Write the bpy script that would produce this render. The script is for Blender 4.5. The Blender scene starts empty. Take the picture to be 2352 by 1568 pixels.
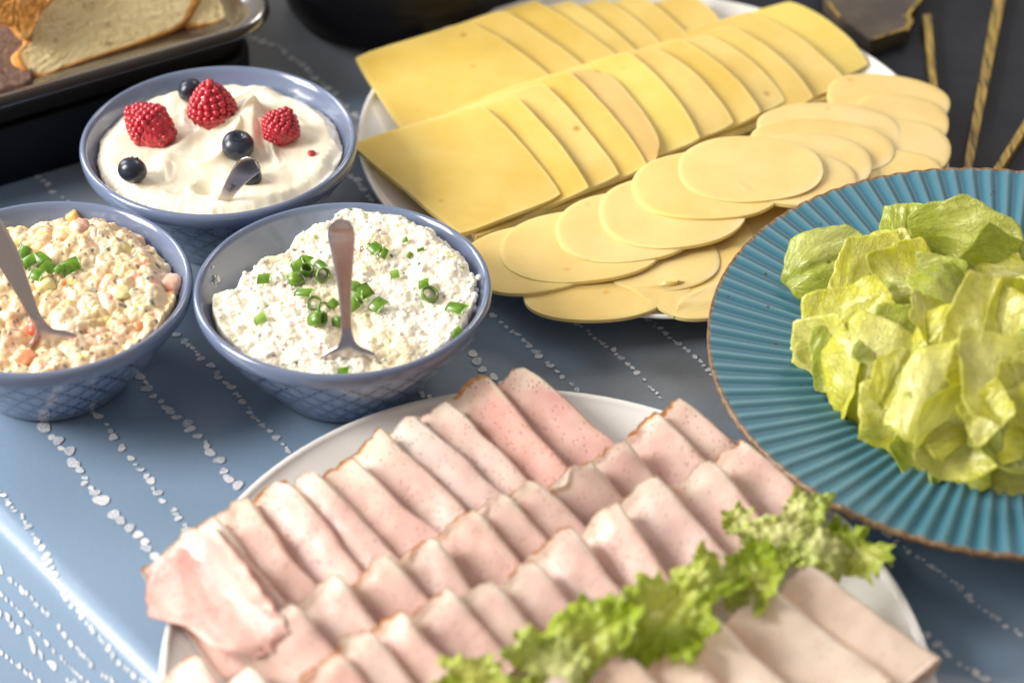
import bpy, bmesh, math, random
import numpy as np
from mathutils import Vector, Matrix

# ------------------------------------------------------------ camera, world, lamps, exposure
S = bpy.context.scene
COL = S.collection
rnd = random.Random(7)
F = 6400.0
EL = math.radians(37.3)
D0 = 1.4
CAM = np.array([0, -D0*math.cos(EL), D0*math.sin(EL)])
FW = -CAM/D0
RT = np.array([1.0, 0, 0])
UP = np.cross(RT, FW)

cd = bpy.data.cameras.new('camera')
cd.sensor_width = 36
cd.lens = 36*F/2352
cd.clip_start = 0.05
cd.clip_end = 50
cd.dof.use_dof = True
cd.dof.focus_distance = 1.385
cd.dof.aperture_fstop = 5.2
co = bpy.data.objects.new('camera', cd)
COL.objects.link(co)
co.location = CAM
co.rotation_euler = Vector(FW).to_track_quat('-Z', 'Y').to_euler()
S.camera = co

W = bpy.data.worlds.new('World')
S.world = W
W.use_nodes = True
W.node_tree.nodes['Background'].inputs[0].default_value = (0.90, 0.82, 0.75, 1)
W.node_tree.nodes['Background'].inputs[1].default_value = 0.40

def area(name, loc, target, sx, sy, power, col):
    l = bpy.data.lights.new(name, 'AREA')
    l.shape = 'RECTANGLE'
    l.size = sx
    l.size_y = sy
    l.energy = power
    l.color = col
    o = bpy.data.objects.new(name, l)
    COL.objects.link(o)
    o.location = loc
    o.rotation_euler = (Vector(target)-Vector(loc)).to_track_quat('-Z', 'Y').to_euler()
    return o

# the window on the left of the buffet, in two casements, and the softer room light behind the table
area('window_light', (-1.45, -0.20, 0.85), (0, 0, 0), 0.60, 0.9, 38, (1.0, 0.955, 0.89))
area('window_light', (-1.25, 0.90, 0.75), (0, 0, 0), 0.55, 0.9, 13, (0.97, 0.97, 1.0))
area('room_light', (0.9, 1.6, 1.7), (0, 0, 0), 0.8, 0.5, 9, (1.0, 0.93, 0.84))

S.view_settings.view_transform = 'Standard'
S.view_settings.look = 'None'
S.view_settings.exposure = 0.28
S.view_settings.gamma = 1
S.render.engine = 'CYCLES'

# ------------------------------------------------------------ helpers
def at(px, py, z=0.0):
    d = FW*F+RT*(px-1176)-UP*(py-784)
    return CAM+d*((z-CAM[2])/d[2])

def nrm(v):
    v = np.asarray(v, float)
    return v/max(np.linalg.norm(v), 1e-12)

_rs = np.random.RandomState(3)
_perm = _rs.permutation(256)
_perm = np.concatenate([_perm, _perm, _perm])
_grad = _rs.normal(size=(256, 3))
_grad /= np.linalg.norm(_grad, axis=1)[:, None]
_rv = _rs.rand(256)

def noise(x, y, z=0.0):
    x, y, z = np.broadcast_arrays(np.asarray(x, float), np.asarray(y, float), np.asarray(z, float))
    xi, yi, zi = np.floor(x).astype(int), np.floor(y).astype(int), np.floor(z).astype(int)
    xf, yf, zf = x-xi, y-yi, z-zi
    u, v, w = [t*t*t*(t*(t*6-15)+10) for t in (xf, yf, zf)]
    def g(a, b, c):
        h = _perm[_perm[_perm[(xi+a) & 255]+((yi+b) & 255)]+((zi+c) & 255)]
        gr = _grad[h]
        return gr[..., 0]*(xf-a)+gr[..., 1]*(yf-b)+gr[..., 2]*(zf-c)
    def L(a, b, t): return a+t*(b-a)
    return L(L(L(g(0,0,0), g(1,0,0), u), L(g(0,1,0), g(1,1,0), u), v),
             L(L(g(0,0,1), g(1,0,1), u), L(g(0,1,1), g(1,1,1), u), v), w)*1.6

def fbm(x, y, z=0.0, o=3):
    s, a = 0, 1.0
    for i in range(o):
        s = s+a*noise(x*2**i+i*7.3, y*2**i+i*3.1, z)
        a *= 0.5
    return s

def worley(x, y, seed=0):
    """nearest and second distance, id of the nearest cell"""
    xi, yi = np.floor(x).astype(int), np.floor(y).astype(int)
    b1 = np.full(x.shape, 9.0)
    b2 = np.full(x.shape, 9.0)
    idd = np.zeros(x.shape, int)
    for a in (-1, 0, 1):
        for b in (-1, 0, 1):
            h = _perm[_perm[(xi+a+seed) & 255]+((yi+b) & 255)]
            h2 = _perm[h+17]
            d = np.hypot(xi+a+_rv[h]-x, yi+b+_rv[h2]-y)
            n = d < b1
            b2 = np.where(n, b1, np.minimum(b2, d))
            idd = np.where(n, h, idd)
            b1 = np.where(n, d, b1)
    return b1, b2, idd

def sst(a, b, x):
    t = np.clip((x-a)/(b-a), 0, 1)
    return t*t*(3-2*t)

def tag(o, label=None, cat=None, group=None, kind=None):
    if label: o['label'] = label
    if cat: o['category'] = cat
    if group: o['group'] = group
    if kind: o['kind'] = kind
    return o

def empty(name, loc, label=None, cat=None, group=None):
    o = bpy.data.objects.new(name, None)
    COL.objects.link(o)
    o.location = [float(c) for c in loc]
    o.empty_display_size = 0.02
    return tag(o, label, cat, group)

def mesh(name, V, Fc, m, parent=None, smooth=True, attrs=None, uv=None):
    """V in world space; when there is a parent the mesh is moved into its space"""
    V = np.asarray(V, float).reshape(-1, 3)
    org = np.array(parent.location) if parent is not None else None
    if parent is not None and parent.parent is not None:
        org = org+np.array(parent.parent.location)
    if org is None:
        org = np.array([V[:, 0].mean(), V[:, 1].mean(), V[:, 2].min()])
        loc = org
    else:
        loc = (0, 0, 0)
    me = bpy.data.meshes.new(name)
    me.from_pydata((V-org).tolist(), [], [tuple(int(i) for i in f) for f in Fc])
    if smooth:
        me.polygons.foreach_set('use_smooth', [True]*len(me.polygons))
    if m: me.materials.append(m)
    for k, a in (attrs or {}).items():
        a = np.asarray(a, float)
        if a.ndim == 1:
            at_ = me.attributes.new(k, 'FLOAT', 'POINT')
            at_.data.foreach_set('value', a.astype(np.float32))
        else:
            at_ = me.attributes.new(k, 'FLOAT_COLOR', 'POINT')
            c4 = np.ones((len(a), 4), np.float32)
            c4[:, :3] = a
            at_.data.foreach_set('color', c4.ravel())
    me.update()
    o = bpy.data.objects.new(name, me)
    COL.objects.link(o)
    if parent is not None: o.parent = parent
    o.location = [float(c) for c in loc]
    return o

def gridf(nu, nv, off=0, cu=False, cv=False):
    i = np.arange(nu if cu else nu-1)
    j = np.arange(nv if cv else nv-1)
    I, J = np.meshgrid(i, j, indexing='ij')
    a = I*nv+J
    b = ((I+1) % nu)*nv+J
    c = ((I+1) % nu)*nv+(J+1) % nv
    d = I*nv+(J+1) % nv
    return np.stack([a, b, c, d], -1).reshape(-1, 4)+off

def sheet(P, th):
    """closed slab from a grid of points P (nu,nv,3), thickness th downwards along -normal; returns V,F,dup(fn)"""
    nu, nv = P.shape[:2]
    du = np.gradient(P, axis=0)
    dv = np.gradient(P, axis=1)
    N = np.cross(du, dv)
    N /= np.maximum(np.linalg.norm(N, axis=2), 1e-12)[..., None]
    th = np.asarray(th, float)
    if th.ndim == 2: th = th[..., None]
    Q = P-N*th
    V = np.concatenate([P.reshape(-1, 3), Q.reshape(-1, 3)])
    n = nu*nv
    f1 = gridf(nu, nv)
    f2 = gridf(nu, nv, n)[:, ::-1]
    fs = [f1, f2]
    def strip(idx):
        idx = np.asarray(idx)
        return np.stack([idx[:-1], idx[:-1]+n, idx[1:]+n, idx[1:]], -1)
    I = np.arange(nu)
    J = np.arange(nv)
    fs.append(strip(J[::1]))
    fs.append(strip(((nu-1)*nv+J)[::-1]))
    fs.append(strip((I*nv)[::-1]))
    fs.append(strip(I*nv+nv-1))
    return V, np.concatenate(fs)

def two(a):
    a = np.asarray(a)
    a = a.reshape(-1, *a.shape[2:])
    return np.concatenate([a, a])

def lathe(prof, seg, c, fn=None):
    prof = np.asarray(prof, float)
    n = len(prof)
    th = np.linspace(0, 2*np.pi, seg, endpoint=False)
    R = prof[None, :, 0]*np.ones((seg, 1))
    Z = prof[None, :, 1]*np.ones((seg, 1))
    T = th[:, None]*np.ones((1, n))
    if fn is not None: R, Z = fn(R, Z, T)
    P = np.stack([c[0]+R*np.cos(T), c[1]+R*np.sin(T), c[2]+Z], -1)
    return P.reshape(-1, 3), gridf(seg, n, 0, cu=True)

def loft(path, wid, thk, side, ring=14, power=1.0):
    """elliptical sections along a path; side = direction(s) of the width"""
    path = np.asarray(path, float)
    n = len(path)
    T = np.gradient(path, axis=0)
    side = np.broadcast_to(np.asarray(side, float), path.shape)
    V = []
    for i in range(n):
        t = nrm(T[i])
        s = nrm(side[i]-t*np.dot(side[i], t))
        b = np.cross(t, s)
        for k in range(ring):
            a = 2*math.pi*k/ring
            V.append(path[i]+s*math.cos(a)*wid[i]*0.5+b*math.copysign(abs(math.sin(a))**power, math.sin(a))*thk[i]*0.5)
    Fc = gridf(n, ring, 0, cv=True).tolist()
    Fc.append(list(range(ring))[::-1])
    Fc.append([(n-1)*ring+k for k in range(ring)])
    return np.array(V), Fc

def smooth_path(pts, n):
    """Catmull-Rom through pts (rows of any width)"""
    P = np.asarray(pts, float)
    P = np.vstack([2*P[0]-P[1], P, 2*P[-1]-P[-2]])
    out = []
    m = len(P)-3
    for q in np.linspace(0, m-1e-9, n):
        i = int(q)
        t = q-i
        a, b, c, d = P[i:i+4]
        out.append(0.5*((2*b)+(-a+c)*t+(2*a-5*b+4*c-d)*t*t+(-a+3*b-3*c+d)*t**3))
    return np.array(out)

ORD = ['first', 'second', 'third', 'fourth', 'fifth', 'sixth', 'seventh', 'eighth', 'ninth', 'tenth', 'eleventh', 'twelfth', 'thirteenth', 'fourteenth', 'fifteenth', 'sixteenth', 'seventeenth', 'eighteenth', 'nineteenth', 'twentieth']

# ------------------------------------------------------------ materials
class NT:
    def __init__(s, name):
        s.m = bpy.data.materials.new(name)
        s.m.use_nodes = True
        s.t = s.m.node_tree
        s.b = s.t.nodes['Principled BSDF']
        s.out = s.t.nodes['Material Output']
    def n(s, typ, **kw):
        x = s.t.nodes.new(typ)
        for k, v in kw.items():
            if k.startswith('i_'):
                x.inputs[k[2:].replace('_', ' ')].default_value = v
            else:
                setattr(x, k, v)
        return x
    def l(s, a, b): s.t.links.new(a, b)
    def coord(s, scale=(1, 1, 1), shift=True):
        c = s.n('ShaderNodeTexCoord')
        mp = s.n('ShaderNodeMapping')
        mp.inputs['Scale'].default_value = scale
        oi = s.n('ShaderNodeObjectInfo')
        vm = s.n('ShaderNodeVectorMath', operation='MULTIPLY_ADD')
        s.l(oi.outputs['Random'], vm.inputs[0])
        vm.inputs[1].default_value = (0.9, 1.7, 0.6) if shift else (0, 0, 0)
        s.l(c.outputs['Object'], vm.inputs[2])
        s.l(vm.outputs[0], mp.inputs[0])
        return mp.outputs[0]
    def noise(s, scale, detail=3, rough=0.55, vec=None):
        x = s.n('ShaderNodeTexNoise')
        x.inputs['Scale'].default_value = scale
        x.inputs['Detail'].default_value = detail
        x.inputs['Roughness'].default_value = rough
        s.l(vec if vec is not None else s.coord(), x.inputs['Vector'])
        return x.outputs['Fac']
    def ramp(s, fac, stops, interp='LINEAR'):
        r = s.n('ShaderNodeValToRGB')
        r.color_ramp.interpolation = interp
        e = r.color_ramp.elements
        while len(e) < len(stops): e.new(0.5)
        for k, (p, c) in enumerate(stops):
            e[k].position = p
            e[k].color = c if len(c) == 4 else (*c, 1)
        s.l(fac, r.inputs[0])
        return r.outputs[0]
    def mix(s, fac, a, b, mode='MIX'):
        x = s.n('ShaderNodeMix', data_type='RGBA', blend_type=mode)
        for inp, v in ((x.inputs[0], fac), (x.inputs[6], a), (x.inputs[7], b)):
            if hasattr(v, 'is_linked') or hasattr(v, 'links'): s.l(v, inp)
            elif isinstance(v, (int, float)): inp.default_value = v
            else: inp.default_value = (*v, 1) if len(v) == 3 else v
        return x.outputs[2]
    def math(s, op, a, b=None, c=None):
        x = s.n('ShaderNodeMath', operation=op)
        for k, v in enumerate((a, b, c)):
            if v is None: continue
            if isinstance(v, (int, float)): x.inputs[k].default_value = v
            else: s.l(v, x.inputs[k])
        return x.outputs[0]
    def attr(s, name, out='Fac'):
        x = s.n('ShaderNodeAttribute')
        x.attribute_name = name
        return x.outputs[out]
    def vary(s, col, amt=0.12, tint=(1.0, 0.93, 0.82)):
        oi = s.n('ShaderNodeObjectInfo')
        a = s.mix(s.math('MULTIPLY', oi.outputs['Random'], amt*3), col, tint, 'MULTIPLY')
        h = s.n('ShaderNodeHueSaturation')
        s.l(a, h.inputs['Color'])
        fr = s.math('FRACT', s.math('MULTIPLY', oi.outputs['Random'], 7.31))
        s.l(s.math('MULTIPLY_ADD', fr, amt*2.2, 1-amt*1.1), h.inputs['Saturation'])
        fr2 = s.math('FRACT', s.math('MULTIPLY', oi.outputs['Random'], 13.7))
        s.l(s.math('MULTIPLY_ADD', fr2, amt, 1-amt*0.6), h.inputs['Value'])
        return h.outputs[0]
    def bump(s, h, dist=0.001, strength=0.5):
        x = s.n('ShaderNodeBump')
        x.inputs['Distance'].default_value = dist
        x.inputs['Strength'].default_value = strength
        s.l(h, x.inputs['Height'])
        s.l(x.outputs[0], s.b.inputs['Normal'])
    def set(s, **kw):
        for k, v in kw.items():
            i = s.b.inputs[k.replace('_', ' ')]
            if isinstance(v, (int, float)): i.default_value = v
            elif isinstance(v, tuple): i.default_value = (*v, 1) if (len(v) == 3 and len(i.default_value) == 4) else v
            else: s.l(v, i)
        return s.m

def sss(t, w, rad, scale):
    t.b.inputs['Subsurface Weight'].default_value = w
    t.b.inputs['Subsurface Radius'].default_value = rad
    t.b.inputs['Subsurface Scale'].default_value = scale

M = {}
# oilcloth
t = NT('oilcloth')
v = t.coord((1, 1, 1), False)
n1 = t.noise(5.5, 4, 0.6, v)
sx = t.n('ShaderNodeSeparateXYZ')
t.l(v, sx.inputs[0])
n1 = t.math('ADD', n1, t.math('MULTIPLY_ADD', t.math('ADD', sx.outputs[0], t.math('MULTIPLY', sx.outputs[1], 1.3)), 0.50, 0.085))  # slope paints the window's bluish sheen into the cloth colour toward front left
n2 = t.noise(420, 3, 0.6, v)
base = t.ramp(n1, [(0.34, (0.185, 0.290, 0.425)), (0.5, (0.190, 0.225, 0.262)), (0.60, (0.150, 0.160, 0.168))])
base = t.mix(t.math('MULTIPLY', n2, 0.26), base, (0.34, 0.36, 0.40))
t.bump(t.math('ADD', n2, t.math('MULTIPLY', t.noise(14, 3, 0.5, v), 5.0)), 0.00035, 0.35)
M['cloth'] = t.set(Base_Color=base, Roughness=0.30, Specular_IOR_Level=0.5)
t = NT('white_print')
n2 = t.noise(2200, 2, 0.7)
sp = t.attr('speck')
k = t.math('GREATER_THAN', t.math('ADD', n2, t.math('MULTIPLY', sp, 0.16)), 0.63)
M['print'] = t.set(Base_Color=t.mix(k, (0.74, 0.76, 0.80), (0.30, 0.36, 0.44)), Roughness=0.4)

def glaze(name, col, dark):
    t = NT(name)
    uvx = t.attr('lat_u')
    uvy = t.attr('lat_v')
    msk = t.attr('lat_m')
    def ln(a, b):
        w = t.math('SINE', t.math('MULTIPLY', b, 4*math.pi))
        a2 = t.math('ADD', a, t.math('MULTIPLY', w, 0.045))
        fr = t.math('FRACT', a2)
        return t.math('ABSOLUTE', t.math('SUBTRACT', fr, 0.5))
    a = t.math('ADD', uvx, uvy)
    b = t.math('SUBTRACT', uvx, uvy)
    d = t.math('MINIMUM', ln(a, b), ln(b, a))
    g = t.n('ShaderNodeMapRange', interpolation_type='SMOOTHSTEP')
    t.l(d, g.inputs[0])
    g.inputs[1].default_value = 0.03
    g.inputs[2].default_value = 0.095
    g.inputs[3].default_value = 1
    g.inputs[4].default_value = 0
    line = t.math('MULTIPLY', g.outputs[0], msk)
    soft = t.math('MULTIPLY', t.math('MULTIPLY', d, 2.0), msk)
    n1 = t.noise(38, 3)
    c0 = t.mix(n1, col, tuple(c*0.86 for c in col))
    c0 = t.mix(t.math('MULTIPLY', soft, 0.65), c0, tuple(min(1, c*1.5) for c in col))
    c = t.mix(line, c0, dark)
    t.bump(t.math('SUBTRACT', t.math('MULTIPLY', soft, 0.6), line), 0.0007, 0.35)
    return t.set(Base_Color=c, Roughness=0.16, Coat_Weight=0.6, Coat_Roughness=0.05)
M['glaze'] = glaze('blue_glaze', (0.160, 0.205, 0.325), (0.020, 0.032, 0.10))

t = NT('white_china')
M['china'] = t.set(Base_Color=(0.88, 0.87, 0.85), Roughness=0.12, Coat_Weight=0.4)

t = NT('steel')
n1 = t.noise(60, 2)
M['steel'] = t.set(Base_Color=(0.50, 0.44, 0.42), Metallic=1.0, Roughness=t.math('ADD', t.math('MULTIPLY', n1, 0.15), 0.18))
t = NT('engraving')
M['engraving'] = t.set(Base_Color=(0.06, 0.05, 0.05), Roughness=0.5)

def cheese_mat(name, a, b, c):
    t = NT(name)
    v = t.coord()
    n1 = t.noise(26, 4, 0.6, v)
    n2 = t.noise(700, 2, 0.5, v)
    vr = t.n('ShaderNodeTexVoronoi')
    vr.inputs['Scale'].default_value = 58
    t.l(v, vr.inputs['Vector'])
    hole = t.ramp(vr.outputs['Distance'], [(0.0, (0.9, 0.9, 0.9)), (0.08, (0.7, 0.7, 0.7)), (0.16, (0, 0, 0))])
    rare = t.ramp(t.noise(31, 1, 0.5, v), [(0.54, (0, 0, 0)), (0.58, (1, 1, 1))])
    hm = t.mix(1.0, hole, rare, 'MULTIPLY')
    col = t.ramp(n1, [(0.35, a), (0.65, b)])
    col = t.mix(hm, col, c)
    rind = t.attr('rind')
    col = t.mix(t.math('MULTIPLY', rind, 0.30), col, (0.92, 0.78, 0.36))
    t.bump(t.math('SUBTRACT', t.math('MULTIPLY', n2, 0.15), hm), 0.0006, 0.5)
    col = t.vary(col, 0.035, (1.0, 0.96, 0.84))
    sss(t, 0.35, (1.0, 0.75, 0.25), 0.004)
    return t.set(Base_Color=col, Roughness=0.34, Coat_Weight=0.12, Coat_Roughness=0.3)
M['gouda'] = cheese_mat('gouda', (0.74, 0.52, 0.12), (0.81, 0.61, 0.19), (0.48, 0.26, 0.03))
M['butter'] = cheese_mat('yellow_cheese', (0.78, 0.58, 0.10), (0.84, 0.66, 0.17), (0.58, 0.32, 0.02))
M['tan'] = cheese_mat('smoked_cheese', (0.68, 0.46, 0.15), (0.74, 0.52, 0.19), (0.52, 0.27, 0.05))
M['ovalch'] = cheese_mat('pale_cheese', (0.80, 0.57, 0.20), (0.86, 0.65, 0.26), (0.74, 0.44, 0.09))

def ham_mat(name, pink, pale, pore):
    t = NT(name)
    v = t.coord()
    n1 = t.noise(34, 4, 0.6, v)
    n2 = t.noise(160, 3, 0.6, v)
    col = t.ramp(n1, [(0.30, pink), (0.72, tuple(0.5*(p+q) for p, q in zip(pink, pale)))])
    fat = t.math('ADD', t.attr('fat'), t.math('MULTIPLY', t.math('SUBTRACT', n2, 0.5), 0.5))
    fatc = t.ramp(fat, [(0.25, (0, 0, 0)), (0.8, (1, 1, 1))])
    col = t.mix(fatc, col, pale)
    vr = t.n('ShaderNodeTexVoronoi')
    vr.inputs['Scale'].default_value = 430
    t.l(t.coord((1, 0.8, 1)), vr.inputs['Vector'])
    hole = t.ramp(vr.outputs['Distance'], [(0.0, (1, 1, 1)), (0.16, (1, 1, 1)), (0.30, (0, 0, 0))])
    rare = t.ramp(t.noise(200, 2, 0.5, v), [(0.40, (0, 0, 0)), (0.52, (1, 1, 1))])
    hm = t.mix(1.0, hole, rare, 'MULTIPLY')
    col = t.mix(t.math('MULTIPLY', hm, 0.60), col, pore)
    cr = t.math('ADD', t.attr('crust'), t.math('MULTIPLY', t.math('SUBTRACT', n2, 0.5), 1.0))
    crc = t.ramp(cr, [(0.50, (0, 0, 0)), (0.75, (1, 1, 1))])
    crcol = t.ramp(t.noise(300, 2, 0.6, v), [(0.35, (0.66, 0.38, 0.14)), (0.65, (0.48, 0.19, 0.06))])
    col = t.vary(col, 0.10, (1.0, 0.90, 0.84))
    col = t.mix(crc, col, crcol)
    t.bump(t.math('ADD', t.math('MULTIPLY', n2, 0.5), t.math('MULTIPLY', hm, -0.7)), 0.0006, 0.5)
    sss(t, 0.35, (1.0, 0.55, 0.40), 0.004)
    return t.set(Base_Color=col, Roughness=t.math('MULTIPLY_ADD', n1, 0.35, 0.24), Coat_Weight=0.08, Coat_Roughness=0.30)
M['ham'] = ham_mat('ham', (0.70, 0.43, 0.385), (0.82, 0.70, 0.59), (0.45, 0.17, 0.15))
M['ham_dark'] = ham_mat('pinker_ham', (0.66, 0.35, 0.31), (0.80, 0.66, 0.55), (0.42, 0.12, 0.11))
M['ham_limp'] = ham_mat('limp_ham', (0.64, 0.35, 0.32), (0.78, 0.62, 0.54), (0.40, 0.12, 0.11))
M['turkey'] = ham_mat('turkey_ham', (0.91, 0.67, 0.54), (0.95, 0.80, 0.69), (0.72, 0.44, 0.33))

# ribbed plate glaze
t = NT('teal_glaze')
n1 = t.noise(30, 4)
n2 = t.noise(260, 2)
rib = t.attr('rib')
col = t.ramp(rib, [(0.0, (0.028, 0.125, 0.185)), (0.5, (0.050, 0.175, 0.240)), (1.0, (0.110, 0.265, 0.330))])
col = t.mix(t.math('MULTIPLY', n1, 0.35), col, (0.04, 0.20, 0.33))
vr = t.n('ShaderNodeTexVoronoi')
vr.inputs['Scale'].default_value = 190
t.l(t.coord(), vr.inputs['Vector'])
fl = t.ramp(vr.outputs['Distance'], [(0.0, (1, 1, 1)), (0.13, (1, 1, 1)), (0.2, (0, 0, 0))])
rr = t.ramp(t.noise(120, 1), [(0.60, (0, 0, 0)), (0.63, (1, 1, 1))])
col = t.mix(t.mix(1.0, fl, rr, 'MULTIPLY'), col, (0.09, 0.045, 0.03))
ed = t.math('ADD', t.attr('edge'), t.math('MULTIPLY', t.math('SUBTRACT', n2, 0.5), 0.9))
edc = t.ramp(ed, [(0.45, (0, 0, 0)), (0.6, (1, 1, 1))])
bc = t.ramp(t.noise(420, 2), [(0.35, (0.13, 0.07, 0.035)), (0.65, (0.30, 0.20, 0.11))])
col = t.mix(edc, col, bc)
M['teal'] = t.set(Base_Color=col, Roughness=0.42, Coat_Weight=0.08, Coat_Roughness=0.2)

def leaf_mat(name, green, pale, trans=0.42, vein=0.5):
    t = NT(name)
    lu = t.attr('leaf_u')
    lv = t.attr('leaf_v')
    v = t.coord()
    n1 = t.noise(40, 4, 0.6, v)
    k = t.math('ADD', t.attr('tip'), t.math('MULTIPLY', t.math('SUBTRACT', n1, 0.5), 1.0))
    col = t.ramp(k, [(0.25, pale), (0.95, green)])
    # veins fan out from the base
    cmb = t.n('ShaderNodeCombineXYZ')
    t.l(lu, cmb.inputs[0])
    t.l(t.math('MULTIPLY', lv, 0.25), cmb.inputs[1])
    nz = t.n('ShaderNodeTexNoise')
    nz.inputs['Scale'].default_value = 9
    nz.inputs['Detail'].default_value = 4
    t.l(cmb.outputs[0], nz.inputs['Vector'])
    vd = t.math('ABSOLUTE', t.math('SUBTRACT', nz.outputs['Fac'], 0.5))
    vm = t.ramp(vd, [(0.0, (1, 1, 1)), (0.03, (0, 0, 0))])
    vm2 = t.ramp(nz.outputs['Fac'], [(0.35, (0, 0, 0)), (0.7, (1, 1, 1))])
    col = t.mix(t.math('MULTIPLY', vm2, 0.22), col, tuple(0.6*g_ for g_ in green))
    cmb2 = t.n('ShaderNodeCombineXYZ')
    t.l(t.math('MULTIPLY', lu, 2.6), cmb2.inputs[0])
    t.l(t.math('MULTIPLY', lv, 1.5), cmb2.inputs[1])
    ve = t.n('ShaderNodeTexVoronoi', feature='DISTANCE_TO_EDGE')
    ve.inputs['Scale'].default_value = 2.4
    wv_ = t.n('ShaderNodeVectorMath', operation='ADD')
    nzc = t.n('ShaderNodeTexNoise')
    nzc.inputs['Scale'].default_value = 3.0
    t.l(cmb2.outputs[0], nzc.inputs['Vector'])
    t.l(cmb2.outputs[0], wv_.inputs[0])
    t.l(nzc.outputs['Color'], wv_.inputs[1])
    t.l(wv_.outputs[0], ve.inputs['Vector'])
    net = t.ramp(ve.outputs['Distance'], [(0.0, (1, 1, 1)), (0.05, (0, 0, 0))])
    col = t.mix(t.math('MULTIPLY', net, 0.45), col, tuple(min(1, p*1.05) for p in pale))
    col = t.mix(t.math('MULTIPLY', vm, vein), col, tuple(min(1, p*1.05) for p in pale))
    t.bump(t.math('ADD', t.math('ADD', t.math('MULTIPLY', net, 0.35), t.math('MULTIPLY', nz.outputs['Fac'], 0.8)), t.math('MULTIPLY', t.noise(180, 3, 0.6, v), 0.5)), 0.0016, 0.7)
    t.set(Base_Color=col, Roughness=0.30, Coat_Weight=0.35, Coat_Roughness=0.15)
    tr = t.n('ShaderNodeBsdfTranslucent')
    t.l(t.mix(0.25, col, (1.0, 1.0, 0.35)), tr.inputs['Color'])
    mx = t.n('ShaderNodeMixShader')
    mx.inputs[0].default_value = trans
    t.l(t.b.outputs[0], mx.inputs[1])
    t.l(tr.outputs[0], mx.inputs[2])
    t.l(mx.outputs[0], t.out.inputs['Surface'])
    return t.m
M['iceberg'] = leaf_mat('iceberg_lettuce', (0.80, 0.79, 0.070), (0.95, 0.93, 0.40))
M['iceberg_green'] = leaf_mat('green_iceberg_lettuce', (0.52, 0.60, 0.06), (0.80, 0.82, 0.28))
M['frill'] = leaf_mat('frilly_lettuce', (0.46, 0.62, 0.025), (0.76, 0.80, 0.20), 0.40, 0.25)
M['frill_pale'] = leaf_mat('pale_frilly_lettuce', (0.58, 0.70, 0.12), (0.84, 0.86, 0.38), 0.35, 0.25)

t = NT('cream')
sss(t, 0.5, (1, 0.85, 0.6), 0.004)
M['cream'] = t.set(Base_Color=(0.90, 0.83, 0.66), Roughness=0.26, Coat_Weight=0.25, Coat_Roughness=0.15)
def vcol(name, rough=0.4, s=0.4, coat=0.1):
    t = NT(name)
    a = t.attr('tint', 'Color')
    n2 = t.noise(700, 3)
    t.bump(n2, 0.0003, 0.35)
    sss(t, s, (1, 0.8, 0.6), 0.0028)
    return t.set(Base_Color=a, Roughness=rough, Coat_Weight=coat, Coat_Roughness=0.2)
M['curd'] = vcol('curd', 0.6, 0.7, 0.0)
M['salad'] = vcol('salad', 0.33, 0.5, 0.3)
t = NT('chive')
nn = t.noise(300, 2)
M['chive'] = t.set(Base_Color=t.ramp(nn, [(0.3, (0.055, 0.150, 0.008)), (0.7, (0.160, 0.310, 0.018))]), Roughness=0.3, Coat_Weight=0.3)
t = NT('chive_pale')
M['chive_pale'] = t.set(Base_Color=(0.30, 0.50, 0.09), Roughness=0.35)
t = NT('raspberry')
sss(t, 0.3, (1, 0.2, 0.2), 0.002)
M['rasp'] = t.set(Base_Color=t.ramp(t.noise(250, 2), [(0.3, (0.34, 0.004, 0.014)), (0.7, (0.54, 0.018, 0.040))]), Roughness=0.30, Coat_Weight=0.3)
t = NT('blueberry')
M['blueb'] = t.set(Base_Color=t.ramp(t.noise(110, 4), [(0.35, (0.006, 0.008, 0.016)), (0.7, (0.030, 0.040, 0.075))]), Roughness=0.32, Coat_Weight=0.15)
t = NT('bread_crumb')
vr = t.noise(190, 5, 0.75)
n1 = t.noise(70, 4, 0.65)
crumb = t.ramp(vr, [(0.30, (0.42, 0.30, 0.13)), (0.43, (0.86, 0.69, 0.35)), (0.7, (0.93, 0.79, 0.46))])
cr = t.math('ADD', t.attr('crust'), t.math('MULTIPLY', t.math('SUBTRACT', n1, 0.5), 0.7))
crc = t.ramp(cr, [(0.35, (0, 0, 0)), (0.7, (1, 1, 1))])
col = t.mix(crc, crumb, t.ramp(n1, [(0.3, (0.50, 0.20, 0.035)), (0.7, (0.80, 0.40, 0.09))]))
t.bump(vr, 0.003, 0.8)
M['bread'] = t.set(Base_Color=col, Roughness=0.7)
t = NT('bread_crust')
n1 = t.noise(90, 5, 0.65)
t.bump(n1, 0.003, 0.8)
M['crustbread'] = t.set(Base_Color=t.ramp(n1, [(0.3, (0.45, 0.17, 0.03)), (0.55, (0.78, 0.36, 0.08)), (0.75, (0.86, 0.60, 0.28))]), Roughness=0.5)
t = NT('rye_crumb')
vr = t.noise(260, 4, 0.7)
t.bump(vr, 0.0015, 0.6)
M['rye'] = t.set(Base_Color=t.ramp(vr, [(0.3, (0.07, 0.035, 0.022)), (0.7, (0.19, 0.11, 0.075))]), Roughness=0.75)
t = NT('smoked_plastic')
t.b.inputs['Transmission Weight'].default_value = 0.35
M['plastic'] = t.set(Base_Color=(0.050, 0.040, 0.034), Roughness=0.20, IOR=1.35)
t = NT('black_lacquer')
n1 = t.noise(25, 4)
M['black'] = t.set(Base_Color=(0.006, 0.006, 0.009), Roughness=0.42, Specular_IOR_Level=0.22)
t = NT('slate_paint')
n1 = t.noise(18, 5, 0.7)
n3 = t.noise(60, 6, 0.8)
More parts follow.
